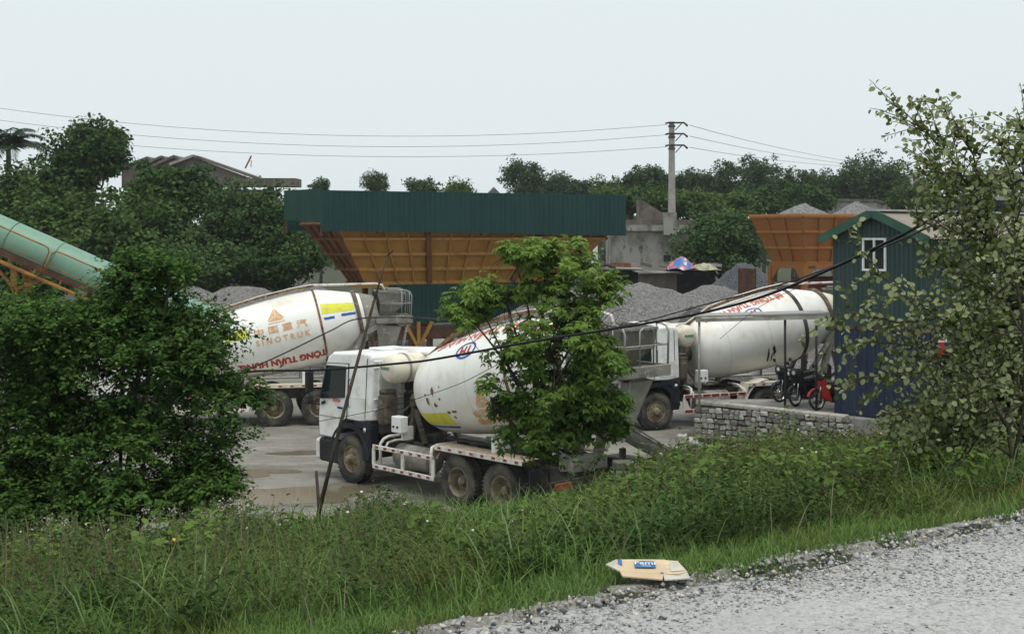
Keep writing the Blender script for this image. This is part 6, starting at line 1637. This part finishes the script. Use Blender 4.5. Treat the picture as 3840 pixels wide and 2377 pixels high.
M['brush'] = lm('brush_leaf', (0.0381, 0.0493, 0.0146), (0.1098, 0.1254, 0.0403), trans=.27, patch=((.085, .068, .022), .8, .5, .66))
M['petal'] = lm('white_petal', (.62, .62, .58), (.75, .74, .70), trans=.2)
M['petaly'] = lm('yellow_petal', (.62, .40, .06), (.75, .55, .15), trans=.2)

def blades(name, xy, hmin, hmax_, w, mat, r, lean=.45, z=None):
    n = len(xy); zz = gz(xy[:, 0], xy[:, 1])
    pos = np.stack([xy[:, 0], xy[:, 1], zz - .02], -1)
    a = r.uniform(0, 2 * np.pi, n); ln = np.abs(r.normal(0, lean, n)) + .05
    ax = unit(np.stack([np.cos(a) * ln, np.sin(a) * ln, np.ones(n)], -1))
    nrm = unit(np.stack([-np.cos(a), -np.sin(a), ln], -1))
    L = hmin + (hmax_ - hmin) * r.random(n)
    T = np.array([(0, .5, 0), (0, -.5, 0), (.38, .46, -.015), (.38, -.46, -.015), (.72, .33, -.10), (.72, -.33, -.10), (1, 0, -.26)])
    F = [(0, 1, 3, 2), (2, 3, 5, 4), (4, 5, 6)]
    side = unit(np.cross(nrm, ax)); nn = np.cross(ax, side)
    # the tip bends over along the lean
    bend = unit(np.stack([np.cos(a), np.sin(a), np.zeros(n)], -1))
    Lb = L[:, None, None]
    v = pos[:, None] + ax[:, None] * (T[None, :, 0:1] * Lb) + side[:, None] * (T[None, :, 1:2] * np.broadcast_to(w, (n,))[:, None, None]) + (bend[:, None] * .9 - np.array((0, 0, .7))[None, None]) * (-T[None, :, 2:3] * Lb)
    return np_mesh(name, v.reshape(-1, 3), 7, F, n, mat, np.clip(r.normal(.5, .25, n), 0, 1))
r = np.random.default_rng(101)
# verge: short dense grass following the road's edge, thinning raggedly into the gravel
n = 78000
xy = scatter(n, 4.6, 13, -.12, 2.6, r, 1.3)
p = pdist(xy[:, 0], xy[:, 1]); al_ = adist(xy[:, 0], xy[:, 1])
edge = .02 + .07 * np.sin(al_ * 2.3) + .08 * np.sin(al_ * 5.9 + 1) + .05 * np.sin(al_ * 13)
keep = (p > edge) & ((p - edge > .22) | (r.random(n) < .45)); xy = xy[keep]; p = p[keep]
hh = .09 + .16 * np.clip(p / 1.2, 0, 1); me = blades('grass', xy, .035, .14, .0055, M['grass'], r, .75)
tag(link('grass', me), 'short green grass on the road verge', 'grass', kind='stuff')
# tufts of longer grass
cl = scatter(950, 5.0, 15, .60, 6.5, r, 1.2); ci = np.repeat(np.arange(len(cl)), 30)
xy = cl[ci] + r.normal(0, .085, (len(ci), 2)); k = pdist(xy[:, 0], xy[:, 1]) > .12; xy = xy[k]
hm = np.clip(hmax(xy[:, 0], xy[:, 1]), .15, .55)
me = blades('grass', xy, .10, .30, .007, M['grass'], r, .8); tag(link('grass', me), 'longer tufts of grass along the top of the bank', 'grass', kind='stuff')
xy = scatter(1900, 5.0, 16, .9, 8.0, r, 1.3); hm = np.clip(hmax(xy[:, 0], xy[:, 1]) , .2, .8)
me = blades('grass', xy, .2, .48, .010, M['grass'], r, .75); tag(link('grass', me), 'single tall grass blades standing above the weeds', 'grass', kind='stuff')
xy = scatter(600, 5.2, 18, .3, 8.0, r, 1.2); me = blades('grass', xy, .2, .5, .0045, M['straw'], r, .8); tag(link('grass', me), 'dry straw coloured stalks among the weeds', 'grass', kind='stuff')

xy = scatter(15000, 6.0, 21, 1.0, 11, r, 1.25); hm = np.clip(hmax(xy[:, 0], xy[:, 1]), .15, .7)
k = patchy(xy[:, 0], xy[:, 1], .8, 5.0) > .42; xy = xy[k]
me = blades('grass', xy, .22, .52, .0075, M['grass'], r, .65); tag(link('grass', me), 'slender grass growing up through the weeds', 'grass', kind='stuff')
M['paleblade'] = lm('pale_blade', (.11, .17, .075), (.24, .31, .15), trans=.3)
xy = scatter(520, 5.0, 12, .7, 6.0, r, 1.1); me = blades('grass', xy, .22, .50, .011, M['paleblade'], r, .6); tag(link('grass', me), 'broad pale grass blades in the foreground', 'grass', kind='stuff')
def weeds(name, label, xy, hts, lpp, leaf, mat, r, wr=.5, spread=.16, stems=True, cat='weeds'):
    """bushy weeds: leaves up a few crooked stalks per plant"""
    n = len(xy); zz = gz(xy[:, 0], xy[:, 1]); ti = np.repeat(np.arange(n), lpp); N = n * lpp
    t = r.random(N) ** .75
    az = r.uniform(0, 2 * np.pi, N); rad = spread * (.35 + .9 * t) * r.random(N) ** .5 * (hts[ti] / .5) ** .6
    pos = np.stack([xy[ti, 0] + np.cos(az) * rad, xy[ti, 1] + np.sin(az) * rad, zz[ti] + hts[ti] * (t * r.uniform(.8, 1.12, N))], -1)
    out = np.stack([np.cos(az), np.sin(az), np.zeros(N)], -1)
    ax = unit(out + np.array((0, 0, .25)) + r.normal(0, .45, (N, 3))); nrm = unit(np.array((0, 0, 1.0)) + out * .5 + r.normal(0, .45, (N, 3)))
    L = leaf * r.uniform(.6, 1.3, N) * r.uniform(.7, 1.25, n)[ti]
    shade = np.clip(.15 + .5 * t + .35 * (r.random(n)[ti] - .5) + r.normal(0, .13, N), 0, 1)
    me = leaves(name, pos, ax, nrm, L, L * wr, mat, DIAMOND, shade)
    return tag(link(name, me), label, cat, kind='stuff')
xy = scatter(3000, 5.2, 11, .7, 6.0, r, 1.2); h = np.clip(hmax(xy[:, 0], xy[:, 1]) * (.10 + .95 * patchy(xy[:, 0], xy[:, 1], 1.1) ** 1.3) * r.uniform(.5, 1.1, len(xy)), .08, .55)
M['weeddark'] = lm('dark_weed_leaf', (0.0200, 0.0475, 0.0125), (0.0775, 0.1350, 0.0350), trans=.22)
M['weedolive'] = lm('olive_weed_leaf', (0.0497, 0.0626, 0.0194), (0.1404, 0.1620, 0.0540), trans=.27)
def species(tag_, xy, h, n1, l1, spread, r, ph):
    a = patchy(xy[:, 0], xy[:, 1], .65, ph) + r.normal(0, .12, len(xy))
    for nm, k, mt, lf, wv, nn in (('dark leafy weeds', a < .36, 'weeddark', 1.15, .50, .9), ('green weeds', (a >= .36) & (a < .66), 'weed', 1.0, .42, 1.0), ('olive fine leaved weeds', a >= .66, 'weedolive', .72, .36, 1.4)):
        weeds('weeds', nm + ' ' + tag_, xy[k], h[k], int(n1 * nn), l1 * lf, M[mt], r, wr=wv, spread=spread)
species('on the near part of the bank', xy, h, 40, .034, .16, r, 7.0)
xy = scatter(5200, 9, 19, 2.5, 12, r, 1.2); h = np.clip(hmax(xy[:, 0], xy[:, 1]) * (.12 + .95 * patchy(xy[:, 0], xy[:, 1], .75, 1.0) ** 1.3) * r.uniform(.55, 1.15, len(xy)), .12, .8)
species('on the middle of the bank', xy, h, 32, .044, .20, r, 8.0)
xy = scatter(4200, 15, 28, 7, 16.5, r, 1.0); h = np.clip(hmax(xy[:, 0], xy[:, 1]) * (.15 + .92 * patchy(xy[:, 0], xy[:, 1], .55, 2.0) ** 1.2) * r.uniform(.55, 1.1, len(xy)), .15, .9)
species('at the foot of the bank', xy, h, 28, .058, .24, r, 9.0)
# brushwood thicket on the right
xy = scatter(5200, 9, 22, 1.8, 12, r, 1.1); k = (xy[:, 0] / xy[:, 1] > .055) ; xy = xy[k]; h = np.clip(hmax(xy[:, 0], xy[:, 1]) * (.14 + 1.0 * patchy(xy[:, 0], xy[:, 1], .5, 3.0) ** 1.5) * r.uniform(.5, 1.12, len(xy)), .15, 1.45)
weeds('brushwood', 'brownish brushwood thicket below the stone wall', xy, h, 48, .040, M['brush'], r, spread=.24, cat='brushwood')
# undergrowth brighter patches
xy = scatter(420, 7, 17, 1.2, 8, r, 1.2); k = xy[:, 0] / xy[:, 1] > -.05; xy = xy[k]; h = np.clip(hmax(xy[:, 0], xy[:, 1]) * r.uniform(.7, 1.05, len(xy)), .2, .8)
weeds('weeds', 'brighter young weeds scattered over the bank', xy, h, 30, .05, M['weedbright'], r, spread=.18)
# bare crooked stalks and seed heads sticking out of the mass
def stalks(label, xy, hts, mat, r, leafy=5, leaf=.035):
    n = len(xy); zz = gz(xy[:, 0], xy[:, 1]); a = r.uniform(0, 6.28, n); ln = np.abs(r.normal(0, .28, n))
    pos = np.stack([xy[:, 0], xy[:, 1], zz], -1); ax = unit(np.stack([np.cos(a) * ln, np.sin(a) * ln, np.ones(n)], -1))
    nrm = unit(np.stack([r.normal(0, 1, n), -np.ones(n), r.normal(0, .2, n)], -1))
    T = np.array([(0, .5, 0), (0, -.5, 0), (1, .2, 0), (1, -.2, 0)]); side = unit(np.cross(nrm, ax))
    v = pos[:, None] + ax[:, None] * (T[None, :, 0:1] * hts[:, None, None]) + side[:, None] * (T[None, :, 1:2] * .008)
    tag(link('weed_stalks', np_mesh('weed_stalks', v.reshape(-1, 3), 4, [(0, 1, 3, 2)], n, M['straw'], r.random(n) * .6)), label + ' stalks', 'weeds', kind='stuff')
    ti = np.repeat(np.arange(n), leafy); N = n * leafy; t = .45 + .6 * r.random(N); az = r.uniform(0, 6.28, N)
    out = np.stack([np.cos(az), np.sin(az), np.zeros(N)], -1)
    me = leaves('weed_tips', pos[ti] + ax[ti] * (t * hts[ti])[:, None], unit(out + np.array((0, 0, .5))), unit(np.array((0, 0, 1.0)) + r.normal(0, .5, (N, 3))), leaf * r.uniform(.6, 1.3, N), leaf * .4, mat, DIAMOND, np.clip(r.normal(.6, .2, N), 0, 1))
    tag(link('weed_tips', me), label + ' tips', 'weeds', kind='stuff')
xy = scatter(2600, 6, 20, 1.2, 12, r, 1.2); h = np.clip(hmax(xy[:, 0], xy[:, 1]) * r.uniform(.55, 1.12, len(xy)), .1, 1.5)
stalks('thin upright weed', xy, h, M['weed'], r, 9)
# small daisy-like flowers
def flowers(label, n, size, mat, r, ymin, ymax):
    xy = scatter(n, ymin, ymax, .8, 11, r, 1.2); zz = gz(xy[:, 0], xy[:, 1]) + np.clip(hmax(xy[:, 0], xy[:, 1]), .12, .8) * r.uniform(.75, 1.05, n)
    ti = np.repeat(np.arange(n), 5); az = np.tile(np.arange(5) / 5 * 2 * np.pi, n); N = n * 5
    up = unit(np.array((0, -.5, 1.0)) + r.normal(0, .35, (n, 3)))[ti]
    hor = np.stack([np.cos(az), np.sin(az), np.zeros(N)], -1); ax = unit(hor - up * (hor * up).sum(1, keepdims=True))
    pos = np.stack([xy[ti, 0], xy[ti, 1], zz[ti]], -1)
    me = leaves('wildflowers', pos, ax, up, size, size * .8, mat, DIAMOND); tag(link('wildflowers', me), label, 'wildflowers', kind='stuff')
flowers('small white wildflowers dotted over the weeds', 110, .010, M['petal'], r, 5.5, 18)
flowers('few yellow wildflowers among the weeds', 9, .014, M['petaly'], r, 6, 18)
# the same growth goes on along the bank beyond the picture's edges
xy = scatter(30000, 4.0, 20, .1, 14, r, 1.1, margin=.75); xy = xy[np.abs(xy[:, 0] / xy[:, 1]) > .49]
me = blades('grass', xy, .12, .42, .012, M['grass'], r, .7); tag(link('grass', me), 'grass running on along the bank at both sides', 'grass', kind='stuff')
xy = scatter(3400, 5.0, 24, .8, 15, r, 1.1, margin=.75); xy = xy[np.abs(xy[:, 0] / xy[:, 1]) > .49]
weeds('weeds', 'weeds running on along the bank at both sides', xy, r.uniform(.2, .8, len(xy)), 30, .06, M['weed'], r, wr=.45, spread=.24)
# larger leafy weeds one can pick out
def broad_weed(label, px, py, Y, h, mat, seed, n=46, leaf=.11):
    rr = np.random.default_rng(seed); c = P(px, py, Y); g = gz1(c.x, c.y); top = max(c.z, g + h)
    root = empty('broad_leaved_weed', (c.x, c.y, g)); tag(root, label, 'weed', 'larger weeds on the bank')
    H = top - g; mb = MB(); P_, A_, N_, L_ = [], [], [], []
    for s_ in range(4):
        e = np.array((rr.normal(0, .16), rr.normal(0, .16), H * rr.uniform(.7, 1.0))); pts = limb(mb, (0, 0, -.05), e, .008, .003, .05, rr, 5, 6)
        for k in range(n // 4):
            f = rr.uniform(.25, 1) ** .8; i = min(int(f * 6), 5); q_ = np.array(pts[i]) + (np.array(pts[i + 1]) - np.array(pts[i])) * (f * 6 - i); az = rr.uniform(0, 6.28)
            P_.append(q_); A_.append((math.cos(az), math.sin(az), rr.uniform(-.5, .3))); N_.append(np.array((math.cos(az) * .5, math.sin(az) * .5, 1)) + rr.normal(0, .2, 3)); L_.append(leaf * rr.uniform(.6, 1.2))
    mb.build('stalks', M['bark'], root)
    link('foliage', leaves('foliage', np.array(P_), np.array(A_), np.array(N_), np.array(L_), np.array(L_) * .62, mat, OVAL), None, root)
broad_weed('light green drooping weed beside the concrete marker post', 2430, 1790, 13.5, .5, M['weedbright'], 1, 60, .12)
broad_weed('yellowish leafy weed below the young tree, nearer the carton', 2400, 1960, 10.2, .4, M['weedbright'], 2, 60, .10)
broad_weed('thin upright weed in front of the tail light of the near truck', 2170, 1740, 15.0, .7, M['weed'], 3, 60, .09)
broad_weed('broad weed with pale leaves at the left of the bank', 640, 2130, 8.6, .35, M['weedbright'], 4, 44, .10)
broad_weed('leafy weed against the puddle beneath the leaning pole', 1130, 1900, 12.5, .3, M['weedbright'], 5, 40, .09)
broad_weed('bushy weed in front of the front wheel of the near truck', 1400, 1800, 15.5, .6, M['weed'], 6, 80, .09)
broad_weed('small bright weed by the corner of the stone wall', 2960, 1490, 33.0, .9, M['weedbright'], 7, 70, .16)

# more broad-leaved weeds, too many and too entangled to tell apart
rb = np.random.default_rng(8); xy = scatter(70, 7.0, 15, .9, 9, rb, 1.1); hh_ = np.clip(hmax(xy[:, 0], xy[:, 1]) * rb.uniform(.7, 1.1, len(xy)), .12, .75)
ti = np.repeat(np.arange(len(xy)), 46); N = len(ti); t = rb.uniform(.25, 1, N) ** .8; az = rb.uniform(0, 6.28, N)
out_ = np.stack([np.cos(az), np.sin(az), np.zeros(N)], -1); rad = .10 * rb.random(N) * (.4 + t)
pos = np.stack([xy[ti, 0] + np.cos(az) * rad, xy[ti, 1] + np.sin(az) * rad, gz(xy[ti, 0], xy[ti, 1]) + hh_[ti] * t], -1)
L = .075 * rb.uniform(.5, 1.25, N)
me = leaves('weeds', pos, out_ + np.array((0, 0, -.1)) + rb.normal(0, .3, (N, 3)), out_ * .5 + np.array((0, 0, 1.0)) + rb.normal(0, .25, (N, 3)), L, L * .6, M['weedbright'], OVAL, np.clip(.5 * rb.random(len(xy))[ti] + .5 * t, 0, 1))
tag(link('weeds', me), 'broad leaved weeds tangled through the bank', 'weeds', kind='stuff')
# ================================================================ light haze over the far side
mb = MB(); mb.box((0, 110, 7.5), (700, 480, 17.2)); hz_ = mb.build('haze', None)
m = bpy.data.materials.new('haze_air'); m.use_nodes = True; nt = m.node_tree
for n_ in list(nt.nodes): nt.nodes.remove(n_)
out = nt.nodes.new('ShaderNodeOutputMaterial'); pv = nt.nodes.new('ShaderNodeVolumePrincipled')
pv.inputs['Color'].default_value = (.93, .97, 1.0, 1); pv.inputs['Density'].default_value = .00030; pv.inputs['Anisotropy'].default_value = .2
nt.links.new(pv.outputs[0], out.inputs['Volume']); hz_.data.materials.clear(); hz_.data.materials.append(m); tag(hz_, kind='stuff')
